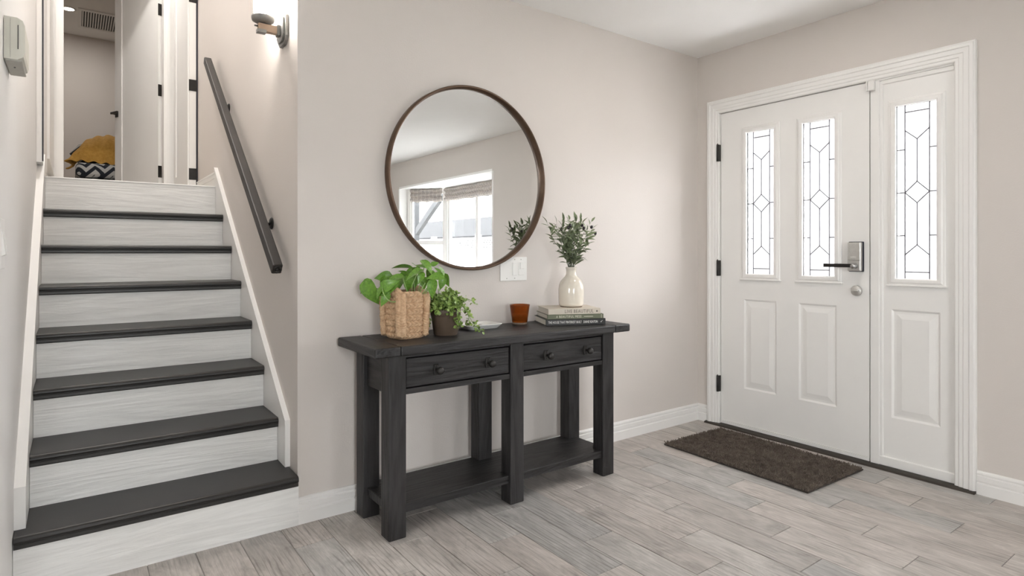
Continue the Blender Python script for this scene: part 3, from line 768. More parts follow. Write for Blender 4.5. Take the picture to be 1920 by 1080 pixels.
for k in range(0, 51, 8): inst('post', po, 'vinyl_fence', fe, (0, k * .3, 0))
MB().box(-.02, .06, 0, 15, 1.55, 1.62).box(-.02, .06, 0, 15, 1.86, 1.93).build('rail', 'vinyl_fence', fe)
lm = MB()
for k in range(122):
    y = .02 + k * .12
    for s2 in (-1, 1):
        a = (y, 1.62 if s2 > 0 else 1.86); b = (y + .24, 1.86 if s2 > 0 else 1.62)
        lm.prism([(a[0], a[1]), (a[0] + .05, a[1]), (b[0] + .05, b[1]), (b[0], b[1])], 0, .01 + .008 * s2, .02 + .008 * s2)
lm.build('lattice', 'vinyl_fence', fe)
nh = empty('neighbour_house', (12, -38, -.4)); tag(nh, 'grey neighbouring house with a low shingle roof beyond the fence', 'house')
MB().box(0, 6, 0, 28, 0, 2.3).build('wall', 'house_stucco', nh)
MB().prism([(-.6, 2.3), (3, 3.5), (6.6, 2.3), (6.6, 2.2), (-.6, 2.2)], 1, -.5, 28.5).build('roof', 'roof_shingle', nh)
pt = empty('patio_cover', (3.4, -10.8, -.4)); tag(pt, 'grey patio cover post with a diagonal brace outside the bay window', 'patio cover')
MB().box(-.06, .06, -.06, .06, 0, 3.0).build('post', 'patio_paint', pt)
MB().box(-.05, .05, -4.5, 4.5, 2.9, 3.1).build('beam', 'patio_paint', pt)
o = MB().box(-.05, .05, 0, 1.7, -.07, .07).build('brace', 'patio_paint', pt, (0, .0, 2.0)); o.rotation_euler = (math.radians(33), 0, 0)

# ------------------------------------------------------------------ wall lamp
SY = .185
so = empty('wall_sconce', (XR, SY, 2.10)); tag(so, 'lit wall sconce with wood arm and glass shade above the handrail', 'wall lamp')
def hexplate(hw, hh, cut): return [(-hw, -hh + cut), (-hw + cut, -hh), (hw - cut, -hh), (hw, -hh + cut), (hw, hh - cut), (hw - cut, hh), (-hw + cut, hh), (-hw, hh - cut)]
MB().prism(hexplate(.062, .074, .03), 0, -.014, -.0005).build('backplate', 'sconce_metal', so)
MB().prism(hexplate(.050, .060, .025), 0, -.022, -.014).build('plate_face', 'sconce_metal', so)
MB().box(-.112, -.022, -.013, .013, -.030, .004, bev=.002, seg=1).build('arm', 'sconce_wood', so)
MB().box(-.116, -.080, -.015, .015, -.036, -.022).build('end_strap', 'sconce_metal', so)
MB().box(-.036, -.022, -.017, .017, -.036, .010, bev=.002, seg=1).build('wall_strap', 'sconce_metal', so)
MB().lathe([(.004, 0), (.004, -.014)], (-.112, 0, -.008), 8, 'x').build('screw', 'sconce_metal', so)
MB().lathe([(.001, .008), (.030, .008), (.044, .016), (.047, .026), (.047, .034), (.040, .034), (.001, .030)], (-.091, 0, 0), 32).build('pan', 'sconce_metal', so)
gl_ = MB().lathe([(.037, .034), (.038, .21)], (-.091, 0, 0), 32, cap=False).build('glass_shade', 'shade_glass', so)
MB().lathe([(.010, .034), (.010, .055), (.015, .075), (.022, .10), (.020, .125), (.009, .14), (.001, .142)], (-.091, 0, 0), 16).build('bulb', 'bulb_glow', so)

# ------------------------------------------------------------------ round mirror
mr = empty('round_mirror', (-1.817, 0, 1.487)); tag(mr, 'large round mirror in a thin bronze frame above the console', 'mirror')
R = .452
MB().lathe([(R, -.002), (R, -.042), (R - .003, -.044), (R - .008, -.044), (R - .010, -.042), (R - .010, -.034), (R - .014, -.032), (R - .016, -.020), (R - .016, -.002)], (0, 0, 0), 128, 'y', cap=False).build('frame', 'mirror_frame_bronze', mr)
MB().lathe([(.0005, -.016), (R - .013, -.016)], (0, 0, 0), 128, 'y', cap=False, smooth=False).build('mirror_glass', 'mirror_glass', mr)
MB().lathe([(R - .014, -.003), (R - .014, -.012)], (0, 0, 0), 96, 'y').build('backing', 'gasket', mr)

# switch plates and intercom
sw = empty('wall_switch', (-1.5465, 0, 1.037)); tag(sw, 'white double switch plate half hidden by the round mirror', 'light switch')
MB().box(-.0865, .0865, -.006, -.0005, -.062, .062, bev=.003).build('plate', 'plastic_white', sw)
MB().box(-.010, .019, -.012, -.005, -.034, .034, bev=.002, seg=1).build('rocker', 'plastic_white', sw)
sw2 = MB().box(.029, .063, -.010, -.005, -.034, .034, bev=.002, seg=1).build('dimmer', 'plastic_white', sw)
MB().box(.036, .062, -.016, -.009, .0, .033, bev=.002, seg=1).build('dimmer_tab', 'plastic_white', sw2)
scm = MB().lathe([(.003, 0), (.003, -.0015)], (0, 0, 0), 10, 'y').mesh('screw')
for (x, z) in ((.005, .049), (.046, .049), (-.046, -.049), (.005, -.049)): inst('screw', scm, 'plastic_grey', sw, (x, -.0055, z))
ic = empty('intercom_handset', (XL, -.235, 1.668)); tag(ic, 'beige plastic handset box on the left stair wall', 'intercom')
MB().prism([(0.001, .0), (.030, .0), (.044, .010), (.047, .022), (.047, .098), (.042, .112), (.030, .119), (.001, .119)], 1, -.095, .095).build('housing', 'plastic_ivory', ic)
MB().box(.031, .033, -.0965, -.094, .030, .098).build('slot', 'grille_shadow', ic)
MB().box(.0145, .0155, -.0962, -.094, .004, .115).build('seam', 'plastic_grey', ic)
gr_ = MB().box(.003, .041, -.090, .093, -.004, .002, bev=.0015, seg=1).build('speaker_grille', 'plastic_grey', ic)
MB().box(.018, .022, -.02, -.012, -.0055, -.003).build('button', 'grille_shadow', gr_)
s3 = empty('light_switch', (XL, -.425, 1.145)); tag(s3, 'white switch plate at the left edge on the stair wall', 'light switch')
MB().box(.0005, .006, -.06, .06, -.068, .068, bev=.003).build('plate', 'plastic_white', s3)
for y_ in (-.023, .023):
    MB().prism([(.005, -.033), (.014, -.028), (.008, .033), (.005, .033)], 1, y_ - .014, y_ + .014).build('rocker', 'plastic_white', s3)

# ------------------------------------------------------------------ console table
ct = empty('console_table', (0, 0, 0)); tag(ct, 'black stained oak console table with two drawers under the mirror', 'console table')
CX0, CX1, CYF, CYB = -2.42, -1.19, -.377, -.047
LW = .0745; ZT = .76
for x in (CX0, -1.838, CX1 - LW):
    MB().box(x, x + LW, CYF, CYF + LW, .0, .722, bev=.004).build('leg', 'black_oak_z', ct)
    MB().box(x, x + LW, CYB - LW, CYB, .0, .722, bev=.004).build('leg', 'black_oak_z', ct)
tx0, tx1, ty0, ty1 = -2.494, -1.116, -.420, -.024
JB = .105
MB().box(tx0 + JB + .0008, tx1 - JB - .0008, ty0, ty1, .722, ZT, bev=.006).build('tabletop_board', 'black_oak_x', ct)
MB().box(tx0, tx0 + JB, ty0, ty1, .722, ZT, bev=.006).build('breadboard_end', 'black_oak_y', ct)
MB().box(tx1 - JB, tx1, ty0, ty1, .722, ZT, bev=.006).build('breadboard_end', 'black_oak_y', ct)
bays = ((CX0 + LW, -1.838), (-1.838 + LW, CX1 - LW))
for (a, b) in bays:
    MB().box(a - .001, b + .001, CYF + .006, CYF + .03, .708, .7225).build('top_rail', 'black_oak_x', ct)
    MB().box(a - .001, b + .001, CYF + .006, CYF + .05, .562, .583).build('bottom_rail', 'black_oak_x', ct)
    MB().box(a, b, CYF + .05, CYB - .05, .57, .70).build('drawer_box', 'black_oak_x', ct)
    dw = MB().box(a + .003, b - .003, CYF + .009, CYF + .03, .587, .702, bev=.002, seg=1).build('drawer_front', 'black_oak_x', ct)
    for kx in ((a + (b - a) * .27), (a + (b - a) * .77)):
        kn = MB()
        kn.lathe([(.014, 0), (.014, -.003), (.006, -.006), (.0055, -.022), (.009, -.026), (.014, -.030), (.0165, -.037), (.014, -.044), (.008, -.048), (.001, -.049)], (kx, CYF + .009, .645), 18, 'y')
        kn.box(kx - .011, kx + .011, CYF + .003, CYF + .010, .623, .667, bev=.002, seg=1)
        kn.lathe([(.003, 0), (.002, -.003)], (kx, CYF + .004, .660), 8, 'y').lathe([(.003, 0), (.002, -.003)], (kx, CYF + .004, .631), 8, 'y')
        kn.build('knob', 'dark_metal', dw)
for x in (CX0 + .018, CX1 - LW + .018):
    MB().box(x, x + .022, CYF + LW - .001, CYB - LW + .001, .562, .7225).build('side_apron', 'black_oak_y', ct)
MB().box(CX0 + LW, CX1 - LW, CYB - .05, CYB - .025, .57, .7225).build('back_apron', 'black_oak_x', ct)
MB().box(CX0 + .02, CX1 - .02, CYF + .014, CYB - .014, .092, .128, bev=.003).build('shelf', 'black_oak_x', ct)

# ------------------------------------------------------------------ things on the console
def text_mesh(txt, size, ext=.0003, spacing=1.0, sx=1.0):
    cu = bpy.data.curves.new('lettering', 'FONT'); cu.body = txt; cu.size = size; cu.extrude = ext; cu.space_character = spacing
    cu.align_x = 'LEFT'; cu.align_y = 'CENTER'; cu.resolution_u = 2
    ob = bpy.data.objects.new('lettering', cu); COL.objects.link(ob)
    dg = bpy.context.evaluated_depsgraph_get()
    me = bpy.data.meshes.new_from_object(ob.evaluated_get(dg))
    bpy.data.objects.remove(ob)
    for v in me.vertices: v.co.x *= sx
    return me
BA = math.radians(-24)
def book(name, label, loc, L, W_, T, mat, texts, rz=BA):
    o = empty(name, loc, rz); tag(o, label, 'book', 'books stacked on the console')
    c = .0025
    m = MB().box(0, L, 0, W_, 0, c, bev=.0008, seg=1).box(0, L, 0, W_, T - c, T, bev=.0008, seg=1)
    m.box(0, L, -.003, .004, 0, T, bev=.0018, seg=2); m.build('cover', mat, o)
    MB().box(.004, L - .004, .003, W_ - .005, c, T - c).build('pages', 'paper', o)
    for (txt, x, size, inkm, sx, sp) in texts:
        me = text_mesh(txt, size, sx=sx, spacing=sp)
        t = inst('spine_lettering', me, None, o, (x, -.0033, T / 2), (PI / 2, 0, 0)); me.materials.clear(); me.materials.append(MATS[inkm])
    return o
bx, by = -1.522, -.238
dirx = Vector((math.cos(BA), math.sin(BA))); diry = Vector((-math.sin(BA), math.cos(BA)))
b1 = book('book', 'black book with white spine lettering at the bottom of the stack', (bx, by, ZT), .312, .225, .031, 'cover_black',
     [('THE HOUSE THAT PINTEREST BUILT', .012, .0175, 'ink_white', .61, 1.0), ('DIANE KEATON', .194, .0175, 'ink_white', .60, 1.0)])
MB().prism([(.284, .0155), (.2865, .0115), (.2955, .0215), (.2945, .0225), (.2868, .0145), (.2852, .0168)], 1, -.0036, -.0028).build('spine_mark', 'ink_white', b1)
p = Vector((bx, by)) + dirx * .008 + diry * .003
b2 = book('book', 'olive green book in the middle of the stack', (p.x, p.y, ZT + .031), .294, .215, .0235, 'cover_green',
     [('A BEAUTIFUL MESS', .045, .0165, 'ink_cream', .86, 1.12)])
MB().box(.190, .238, -.0036, -.0028, .0105, .0128).build('spine_mark', 'ink_cream', b2)
MB().box(.2815, .2832, -.0036, -.0028, .003, .0205).build('spine_mark', 'ink_cream', b2)
p = Vector((bx, by)) + dirx * .012 + diry * .002
b3 = book('book', 'cream book on top of the stack under the vase', (p.x, p.y, ZT + .0545), .274, .205, .028, 'cover_cream',
     [('LIVE BEAUTIFUL', .085, .024, 'ink_dark', .80, 1.12)])
MB().lathe([(.0045, -.0028), (.0045, -.0036)], (.254, 0, .014), 16, 'y').build('spine_mark', 'ink_dark', b3)
ZB = ZT + .0825
VX, VY = -1.325, -.205
va = empty('vase', (VX, VY, ZB)); tag(va, 'glossy cream bottle vase standing on the stack of books', 'vase')
MB().lathe([(.001, .004), (.056, .004), (.062, .008), (.0645, .018), (.0655, .05), (.0655, .09), (.063, .112), (.055, .131), (.043, .146), (.032, .157), (.0265, .167), (.0255, .185), (.0265, .194), (.0285, .198), (.0285, .203), (.026, .205), (.022, .203), (.0215, .185), (.020, .16)], (0, 0, 0), 48, cap=False).build('body', 'cream_ceramic', va)
MB().lathe([(.055, 0), (.058, .005)], (0, 0, 0), 40).build('foot', 'raw_clay', va)
dl = MB()
for k in range(7):
    for a in (-2.15, -1.45):
        dl.lathe([(.0017, 0), (.0008, .0012)], (0, 0, 0), 6)
# olive branches
def leaf_mesh(n=6, w=.16, fold=.15, curl=.25, heart=False, seg=8):
    """leaf of unit length along +Y, width fraction w, normal +Z"""
    m = MB(); vs = []; cols = 5
    for i in range(seg + 1):
        t = i / seg
        if heart: hw = w * (2.35 * (max(t, 0) ** .50) * (1 - t) ** 1.22)
        else: hw = w * math.sin(PI * min(max(t, .0), 1.0) ** .85) + .004
        y = t; zc = -curl * t * t
        for k in range(cols):
            s2 = -1 + 2 * k / (cols - 1)
            back = -.13 * (abs(s2) ** 1.5) * (1 - t) ** 3 if heart else 0
            vs.append((hw * s2, y + back, zc + fold * hw * abs(s2) * (1 if not heart else .8) - (.10 * hw * (s2 * s2) if heart else 0)))
    fs = [(i * cols + k, i * cols + k + 1, (i + 1) * cols + k + 1, (i + 1) * cols + k) for i in range(seg) for k in range(cols - 1)]
    return m.add(vs, fs, True).mesh('leaf')
def orient(base, tip, nrm, roll=0.0):
    y = (Vector(tip) - Vector(base)); L = y.length; y.normalize()
    z = Vector(nrm); z = (z - y * z.dot(y))
    if z.length < 1e-4: z = Vector((0, 0, 1)) - y * y.z
    z.normalize(); x = y.cross(z)
    M = Matrix((x, y, z)).transposed().to_4x4()
    if roll: M = M @ Matrix.Rotation(roll, 4, 'Y')
    return Matrix.Translation(base) @ M @ Matrix.Scale(L, 4)
ob_ = empty('olive_bouquet', (VX, VY, ZB + .16)); tag(ob_, 'bunch of olive branches with dark olives standing in the cream vase', 'branches')
olm = [leaf_mesh(w=.155, fold=.3, curl=c, seg=5) for c in (.1, .25, .4)]
rb = random.Random(21)
for s_i in range(17):
    a = 2 * PI * s_i / 17 + rb.uniform(-.2, .2)
    spread = (.035 + .105 * ((s_i * 7) % 17) / 16)
    hgt = .30 - .35 * spread + rb.uniform(-.03, .02)
    pts = []
    for k in range(9):
        t = k / 8
        rr = spread * t ** 1.25 + .010 * math.sin(k * 1.3 + s_i)
        if k < 2: rr = .010 * k
        pts.append(Vector((rr * math.cos(a), rr * math.sin(a), hgt * t)))
    so_ = MB().tube(pts, [.0022 - .0016 * k / 8 for k in range(9)], 5).build('stem', 'olive_stem', ob_)
    for q in range(17):
        t = .24 + .76 * q / 16
        f = t * 8; k = min(int(f), 7); p = pts[k].lerp(pts[k + 1], f - k); tg = (pts[k + 1] - pts[k]).normalized()
        sd_ = Vector((rb.uniform(-1, 1), rb.uniform(-1, 1), rb.uniform(-.3, .5))); sd_ = (sd_ - tg * sd_.dot(tg)).normalized()
        L = rb.uniform(.040, .064) * (1 - .25 * (t > .9))
        dr_ = (tg * rb.uniform(.5, 1.1) + sd_ * .8 - Vector((0, 0, .15))).normalized() if q < 16 else tg
        lf = inst('leaf', olm[q % 3], 'olive_leaf', so_); lf.matrix_local = orient(p, p + dr_ * L, (rb.uniform(-.6, .6), -.4 + rb.uniform(-.6, .6), 1))
fm = MB().lathe([(.001, -.009), (.006, -.006), (.008, 0), (.006, .007), (.001, .010)], (0, 0, 0), 12, cap=False).mesh('olive')
for (x, y, z) in ((-.060, -.06, .255), (-.068, -.055, .245), (.012, -.07, .258), (.022, -.072, .244), (.068, -.08, .250), (.085, -.09, .218), (-.05, .02, .24)):
    inst('olive', fm, 'olive_fruit', ob_, (x, y, z), (rb.uniform(-.5, .5), rb.uniform(-.5, .5), 0))

# amber votive
cd = empty('candle_holder', (-1.583, -.105, ZT)); tag(cd, 'amber glass votive holder on the console beside the books', 'candle holder')
MB().lathe([(.001, .0105), (.036, .0105), (.039, .014), (.0435, .045), (.0505, .094), (.052, .098), (.0505, .100), (.0475, .097), (.041, .05), (.036, .020), (.001, .018)], (0, 0, 0), 40, cap=False).build('cup', 'amber_glass', cd)
MB().lathe([(.035, 0), (.0375, .004), (.0375, .011), (.034, .012)], (0, 0, 0), 36).build('glass_foot', 'raw_clay', cd)
MB().lathe([(.001, .0195), (.0355, .0205), (.0405, .05), (.001, .052)], (0, 0, 0), 28, cap=False).build('wax', 'wax', cd)

# white dish
ds = empty('ceramic_dish', (-1.838, -.118, ZT)); tag(ds, 'low white rectangular ceramic dish behind the trailing plant', 'dish')
def rrect(hw, hh, r, z, n=6):
    out = []
    for (cx, cy, a0) in ((hw - r, hh - r, 0), (-hw + r, hh - r, PI / 2), (-hw + r, -hh + r, PI), (hw - r, -hh + r, 1.5 * PI)):
        for k in range(n + 1):
            a = a0 + PI / 2 * k / n; out.append((cx + r * math.cos(a), cy + r * math.sin(a), z))
    return out
m = MB(); loops = [rrect(.078, .050, .018, 0), rrect(.082, .054, .02, .002), rrect(.098, .068, .026, .019), rrect(.101, .071, .028, .022), rrect(.099, .069, .027, .0235), rrect(.094, .064, .025, .020), rrect(.080, .052, .02, .006), rrect(.02, .012, .008, .0055)]
n_ = len(loops[0]); vs = [p for l in loops for p in l]
fs = [(k * n_ + i, k * n_ + (i + 1) % n_, (k + 1) * n_ + (i + 1) % n_, (k + 1) * n_ + i) for k in range(len(loops) - 1) for i in range(n_)]
fs += [tuple(range(n_))[::-1], tuple((len(loops) - 1) * n_ + i for i in range(n_))]
m.add(vs, fs, True).build('bowl', 'white_ceramic', ds)
cm = MB()
for k in range(5): cm.lathe([(.001, 0), (.010, .001), (.012, .004), (.009, .007), (.001, .008)], (-.03 + .016 * k, .02 - .01 * (k % 2), .006 + .004 * (k % 2)), 12)
cm.build('pebbles', 'white_ceramic', ds)

# brown pot with trailing plant
tp = empty('trailing_plant', (-2.074, -.212, ZT)); tag(tp, 'small brown pot with bushy trailing green plant next to the basket', 'potted plant')
MB().lathe([(.050, 0), (.0525, .002), (.0640, .083), (.0645, .084), (.0660, .085), (.0680, .112), (.0670, .115), (.064, .115), (.062, .10)], (0, 0, 0), 44, cap=False).build('pot', 'brown_pot', tp)
MB().lathe([(.001, .001), (.05, .001)], (0, 0, 0), 30, cap=False).build('pot_bottom', 'brown_pot', tp)
MB().lathe([(.001, .104), (.0625, .100)], (0, 0, 0), 30, cap=False).build('soil', 'soil', tp)
fo = MB(); rt = random.Random(5)
def small_leaf(m, p, L, nrm, tg):
    y = Vector(tg).normalized(); z = Vector(nrm); z = (z - y * z.dot(y)).normalized(); x = y.cross(z)
    P = Vector(p); o = []
    for (u, v, h) in ((0, 0, 0), (.42, .35, .08), (.40, .72, .05), (0, 1, -.05), (-.40, .72, .05), (-.42, .35, .08)): o.append(P + x * (u * L) + y * (v * L) + z * (h * L))
    m.add(o, [(0, 1, 2, 3), (0, 3, 4, 5)], True)
trail = []
def strand(pts, nl, jit=.012, L=(.012, .019)):
    pts = [Vector(q) for q in pts]
    fo.tube(pts, .0012, 4)
    for q in range(nl):
        f = rt.random() * (len(pts) - 1); k = min(int(f), len(pts) - 2); p = pts[k].lerp(pts[k + 1], f - k)
        dv = Vector((rt.gauss(0, 1), rt.gauss(0, 1), rt.gauss(.2, 1))).normalized()
        small_leaf(fo, p + dv * jit * rt.random(), rt.uniform(*L), (rt.uniform(-.6, .6), -.5 + rt.uniform(-.5, .5), .9), dv)
for k in range(62):       # mound
    a = rt.uniform(0, 2 * PI); r1 = rt.uniform(.02, .088); h = .105 + .085 * (1 - (r1 / .095) ** 2) * rt.uniform(.6, 1.05)
    e = Vector((r1 * math.cos(a), r1 * math.sin(a), h)); b = Vector((e.x * .35, e.y * .35, .10))
    mid = b.lerp(e, .6) + Vector((0, 0, .02))
    strand([b, mid, e, e + Vector((.018 * math.cos(a), .018 * math.sin(a), -.008))], 19, .020)
# trailing strings: right front (long), right, left
camR = Vector((.807, -.5906, 0)); camF = Vector((.5906, .807, 0))
def tl(r_, f_, z): return camR * r_ + camF * f_ + Vector((0, 0, z))
strand([tl(.05, -.02, .14), tl(.085, -.03, .125), tl(.105, -.03, .085), tl(.128, -.03, .045), tl(.148, -.03, .030), tl(.168, -.032, .020)], 60, .014, (.010, .017))
strand([tl(.045, -.02, .16), tl(.09, .0, .16), tl(.115, .0, .15), tl(.128, .0, .135)], 16, .010)
strand([tl(.05, -.05, .13), tl(.062, -.062, .10), tl(.060, -.063, .06), tl(.066, -.064, .035)], 46, .012)
strand([tl(.02, -.06, .13), tl(.025, -.075, .115), tl(.028, -.076, .09)], 34, .014)
strand([tl(-.03, -.05, .135), tl(-.038, -.07, .12), tl(-.036, -.072, .11)], 28, .014)
strand([tl(-.05, -.02, .13), tl(-.078, -.03, .12), tl(-.080, -.03, .08), tl(-.078, -.03, .035)], 44, .010)
strand([tl(.06, .03, .13), tl(.095, .04, .10), tl(.10, .04, .06), tl(.10, .04, .03)], 30, .012)
fobj = fo.build('foliage', 'trailing_green', tp); fobj['kind'] = 'stuff'

# woven basket with pothos
BKX, BKY = -2.262, -.193
bk = empty('basket_plant', (BKX, BKY, ZT)); tag(bk, 'leafy pothos in a square braided straw basket on the console', 'potted plant')
BROT = math.radians(8.5)   # corner faces the viewer
def sq(a, s2, pw=5.0):
    c, s3 = math.cos(a), math.sin(a)
    return s2 / ((abs(c) ** pw + abs(s3) ** pw) ** (1 / pw))
HB = .200; rows = 8; NA, NZ = 300, 126
vs = []
for k in range(NZ + 1):
    v = k / NZ; z = HB * v
    half = .0605 + .007 * v - .006 * max(0, (.06 - v) / .06)
    rk = min(int(v * rows), rows - 1); fv = v * rows - rk
    for i in range(NA):
        a = 2 * PI * i / NA
        q = a * 22 / (2 * PI) + .5 * rk
        dirn = .55 * abs(fv - .5) * 2
        lump = abs(math.sin(PI * (q * 1.0 + dirn))) ** .6
        prof = math.sin(PI * min(max(fv, 0.02), .98)) ** .55
        dsp = .012 * lump * prof * (.65 + .35 * abs(2 * fv - 1)) + .0015 * mnoise.noise(Vector((a * 9, z * 120, 3)))
        r_ = sq(a, half) + dsp
        vs.append((r_ * math.cos(a + BROT), r_ * math.sin(a + BROT), z))
fs = [(k * NA + i, k * NA + (i + 1) % NA, (k + 1) * NA + (i + 1) % NA, (k + 1) * NA + i) for k in range(NZ) for i in range(NA)]
fs.append(tuple(range(NA))[::-1])
bs = MB().add(vs, fs, True).build('basket', 'basket_straw', bk)
def braid(pts, r, name, parent, lumps=14, tw=.9):
    """braided strap: three strands winding round a path"""
    m = MB(); pts = [Vector(p) for p in pts]; n = 70
    def at(t):
        f = t * (len(pts) - 1); k = min(int(f), len(pts) - 2); return pts[k].lerp(pts[k + 1], f - k)
    for s2 in range(3):
        path = []; rad = []
        for i in range(n + 1):
            t = i / n; p = at(t); tg = (at(min(1, t + .02)) - at(max(0, t - .02))).normalized()
            x = Vector((-tg.y, tg.x, 0)) if abs(tg.z) < .8 else Vector((0, 0, 0))
            out = Vector((p.x, p.y, 0)).normalized(); x = tg.cross(out).normalized(); y = x.cross(tg)
            ph = 2 * PI * (t * lumps / 2 + s2 / 3)
            path.append(p + x * (r * 1.05 * math.sin(ph)) + y * (r * .5 * math.sin(2 * ph)))
            rad.append(r * .62)
        m.tube(path, rad, 7)
    return m.build(name, 'basket_straw', parent)
def corner(kc, v, out=.0):
    a = PI / 4 + kc * PI / 2; half = .0605 + .007 * v
    r_ = sq(a, half) + out
    return Vector((r_ * math.cos(a + BROT), r_ * math.sin(a + BROT), HB * v))
for kc in range(4):
    braid([corner(kc, 0.075, .012), corner(kc, .3, .013), corner(kc, .6, .013), corner(kc, .80, .012), corner(kc, .94, .007)], .014, 'corner_braid', bs, 14)
# handle arches over the rim on two sides
for (k1, k2) in ((2, 1), (3, 0)):
    A = corner(k1, .97, .002); Bc = corner(k2, .97, .002)
    pts = [A + Vector((0, 0, -.02)), A.lerp(Bc, .10) + Vector((0, 0, .000)), A.lerp(Bc, .28) + Vector((0, 0, .010)), A.lerp(Bc, .5) + Vector((0, 0, .014)), A.lerp(Bc, .72) + Vector((0, 0, .010)), A.lerp(Bc, .90) + Vector((0, 0, .000)), Bc + Vector((0, 0, -.02))]
    braid(pts, .009, 'handle_braid', bs, 16)
so2 = []
for i in range(48):
    a = 2 * PI * i / 48; r_ = sq(a, .0605); so2.append((r_ * math.cos(a + BROT), r_ * math.sin(a + BROT), HB * .88))
MB().add(so2, [tuple(range(48))]).build('soil', 'soil', bk)
hl = [leaf_mesh(w=.40, fold=.42, curl=c, heart=True, seg=10) for c in (.15, .35, .55)]
# leaves: (right, forward, up) of base and tip from the basket's foot, facing
S = 438.96
def cc(px, py, off):   # sketch units of the plant: right / up of the basket centre, with its own depth
    k = .1574 / S
    return camR * ((px - 602) * k) + camF * off + Vector((0, 0, .0)) + Vector((0, 0, (985 - py) * k - .005))
LV = [  # base, tip, depth base, depth tip, mesh, roll
 ((150, 310), (275, 585), -.02, -.05, 2, .55), ((175, 300), (55, 425), .02, .0, 2, -.3), ((400, 240), (215, 272), .05, .03, 0, -.5),
 ((375, 365), (282, 480), -.06, -.08, 1, .3), ((372, 372), (550, 285), -.07, -.10, 1, .5), ((440, 440), (355, 575), -.07, -.085, 1, .1),
 ((430, 410), (300, 450), -.06, -.08, 1, .0), ((590, 245), (410, 262), -.03, -.07, 1, .5), ((672, 150), (420, 116), .03, .05, 0, .9),
 ((590, 205), (490, 168), .02, .04, 0, .4), ((655, 245), (640, 440), -.02, -.01, 0, .0), ((815, 170), (630, 235), -.05, -.08, 1, .4),
 ((835, 140), (700, 92), .0, .03, 0, .5), ((820, 62), (965, 170), -.02, -.05, 1, -.2), ((1075, 225), (1040, 108), -.04, -.06, 0, .3),
 ((1070, 240), (905, 225), -.06, -.09, 1, -.3), ((965, 290), (928, 485), -.06, -.08, 1, .2), ((1065, 260), (1040, 400), -.03, -.04, 1, -.5),
 ((1085, 225), (1110, 370), -.01, -.02, 1, 1.0), ((840, 200), (785, 325), -.06, -.07, 0, .1), ((440, 335), (570, 378), -.03, -.06, 0, .3),
 ((470, 380), (560, 430), -.01, -.02, 0, .2), ((700, 110), (660, 80), .04, .05, 0, 1.0), ((900, 110), (990, 80), .05, .06, 0, .4),
 ((700, 170), (560, 250), .03, .02, 0, -.2), ((930, 190), (880, 330), .0, -.02, 1, .3), ((560, 210), (600, 330), .02, .01, 0, .0),
 ((520, 300), (450, 420), -.05, -.09, 1, .2), ((560, 260), (520, 410), .0, -.02, 0, .3), ((720, 250), (700, 400), .03, .02, 0, .2), ((800, 260), (840, 410), .02, .0, 0, -.2), ((880, 250), (960, 370), .01, -.02, 1, .3), ((480, 250), (400, 350), .03, .02, 0, -.2), ((760, 130), (690, 210), .04, .03, 0, .2), ((900, 150), (850, 240), .02, .0, 0, .2), ((1000, 200), (930, 130), .05, .06, 0, .5), ((640, 180), (720, 120), .05, .07, 0, -.4), ((400, 330), (330, 300), .05, .04, 0, .3),
 ((300, 320), (390, 215), .04, .05, 0, .6), ((760, 250), (870, 330), .02, .0, 0, -.2), ((620, 260), (740, 330), .05, .03, 0, .1)]
rl_ = random.Random(3)
for (b, t, d0, d1, mi, roll) in LV:
    P, Q = cc(b[0], b[1], d0), cc(t[0], t[1], d1)
    lf = inst('leaf', hl[mi], 'pothos_green', bk)
    lf.matrix_local = orient(P, Q, Vector((-.35 + rl_.uniform(-.35, .35), -.7 + rl_.uniform(-.3, .3), .75)), roll)
    # its petiole back to the soil
ST = [[(375, 368, -.07), (400, 430, -.09), (450, 500, -.098), (520, 527, -.10), (590, 500, -.09), (640, 450, -.06), (655, 430, -.03)],
      [(590, 245, -.03), (610, 300, -.04), (632, 370, -.04), (648, 440, -.03)], [(770, 200, -.05), (745, 270, -.055), (712, 340, -.05), (700, 440, -.03)],
      [(865, 315, -.05), (825, 380, -.045), (790, 440, -.03)], [(945, 290, -.05), (910, 350, -.05), (870, 420, -.03), (850, 450, -.02)],
      [(150, 300, -.02), (240, 360, -.02), (300, 390, -.03), (430, 420, -.03), (520, 450, -.02)], [(290, 300, .03), (310, 350, .02), (420, 430, .0), (520, 460, .0)],
      [(1070, 235, -.03), (1000, 240, -.03), (930, 300, -.03), (860, 440, -.01)], [(830, 140, .0), (800, 260, .0), (760, 440, .0)],
      [(665, 150, .03), (690, 280, .02), (710, 440, .02)], [(930, 320, -.03), (860, 400, -.03), (820, 450, -.02)]]
for s2 in ST:
    pts = [cc(a, b, c) for a, b, c in s2]
    # smooth
    sm_ = []
    for i in range(len(pts) - 1):
        p0 = pts[max(i - 1, 0)]; p1 = pts[i]; p2 = pts[i + 1]; p3 = pts[min(i + 2, len(pts) - 1)]
        for k in range(4):
            t = k / 4; sm_.append(.5 * ((2 * p1) + (p2 - p0) * t + (2 * p0 - 5 * p1 + 4 * p2 - p3) * t * t + (3 * p1 - p0 - 3 * p2 + p3) * t ** 3))
    sm_.append(pts[-1])
    MB().tube(sm_, .0024, 6).build('stem', 'pothos_stem', bk)

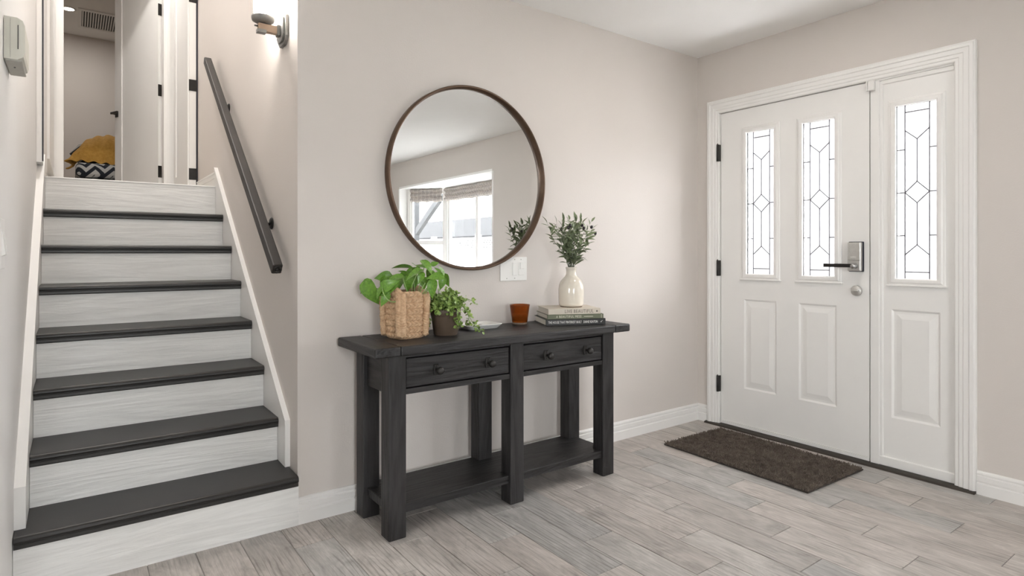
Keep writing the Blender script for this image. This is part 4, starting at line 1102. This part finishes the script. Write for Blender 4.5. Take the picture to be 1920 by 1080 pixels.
# ------------------------------------------------------------------ door mat
rg = empty('door_mat', (-.372, -.667, 0), math.radians(-1.6)); tag(rg, 'dark brown shaggy door mat in front of the entry door', 'door mat')
RW, RL = .265, .432
MB().box(-RW, RW, -RL, RL, .0005, .008, bev=.003, seg=1).build('backing', 'rug_backing', rg)
pm = MB(); rr_ = random.Random(11)
for k in range(24000):
    x = rr_.uniform(-RW + .004, RW - .004); y = rr_.uniform(-RL + .004, RL - .004)
    h = rr_.uniform(.011, .022) * (1 + .25 * mnoise.noise(Vector((x * 14, y * 14, 0)))); w_ = rr_.uniform(.0016, .0028)
    lx, ly = rr_.gauss(0, .0065), rr_.gauss(0, .0065); a = rr_.uniform(0, PI)
    cx_, sx2 = math.cos(a) * w_, math.sin(a) * w_
    b0 = (x - cx_, y - sx2, .006); b1_ = (x + cx_, y + sx2, .006); b2_ = (x - sx2, y + cx_, .006)
    t0 = (x + lx - cx_ * .8, y + ly - sx2 * .8, h); t1 = (x + lx + cx_ * .8, y + ly + sx2 * .8, h); t2 = (x + lx - sx2 * .8, y + ly + cx_ * .8, h)
    pm.add([b0, b1_, b2_, t0, t1, t2], [(0, 1, 4, 3), (1, 2, 5, 4), (2, 0, 3, 5), (3, 4, 5)])
me = bpy.data.meshes.new('pile'); me.from_pydata(pm.v, [], pm.f); me.update(); me.materials.append(MATS['rug_pile'])
po_ = bpy.data.objects.new('pile', me); COL.objects.link(po_); po_.parent = rg; po_['kind'] = 'stuff'

# ------------------------------------------------------------------ recessed ceiling lights of the entry and living area (out of frame), and added stair fill
def downlight(x, y, e, label):
    r_ = empty('ceiling_downlight', (x, y, CEIL)); tag(r_, label, 'ceiling light', 'recessed lights in the main ceiling')
    MB().lathe([(.08, -.0005), (.08, -.006), (.06, -.007), (.055, -.003)], (0, 0, 0), 24).build('trim_ring', 'white_trim', r_)
    MB().lathe([(.001, -.0075), (.055, -.0075)], (0, 0, 0), 24, cap=False).build('lens', 'lamp_warm', r_)
    l = bpy.data.lights.new('downlight_lamp', 'AREA'); l.shape = 'DISK'; l.size = .11; l.energy = e; l.color = (1.0, .93, .85)
    q = bpy.data.objects.new('downlight_lamp', l); COL.objects.link(q); q.parent = r_; q.location = (0, 0, -.012)
downlight(-1.0, -1.05, 2.5, 'recessed ceiling light over the entry mat, out of frame')
def landing_fill(y, e, label):  # ceiling fixture added to brighten the stairs and landing
    up = empty('landing_fill_fixture', (-3.2, y, CU)); tag(up, label, 'ceiling light', 'added fill lights over the stairs and landing')
    MB().lathe([(.08, -.0005), (.08, -.006), (.06, -.007), (.055, -.003)], (0, 0, 0), 24).build('trim_ring', 'white_trim', up)
    MB().lathe([(.001, -.0075), (.055, -.0075)], (0, 0, 0), 24, cap=False).build('lens', 'lamp_warm', up)
    l = bpy.data.lights.new('landing_fill_lamp', 'AREA'); l.shape = 'DISK'; l.size = .11; l.energy = e; l.color = (1.0, .97, .93)
    q = bpy.data.objects.new('landing_fill_lamp', l); COL.objects.link(q); q.parent = up; q.location = (0, 0, -.012)
landing_fill(1.1, 9.5, 'added fill light over the stairs, out of frame')
landing_fill(2.9, 4.5, 'added fill light over the landing, out of frame')
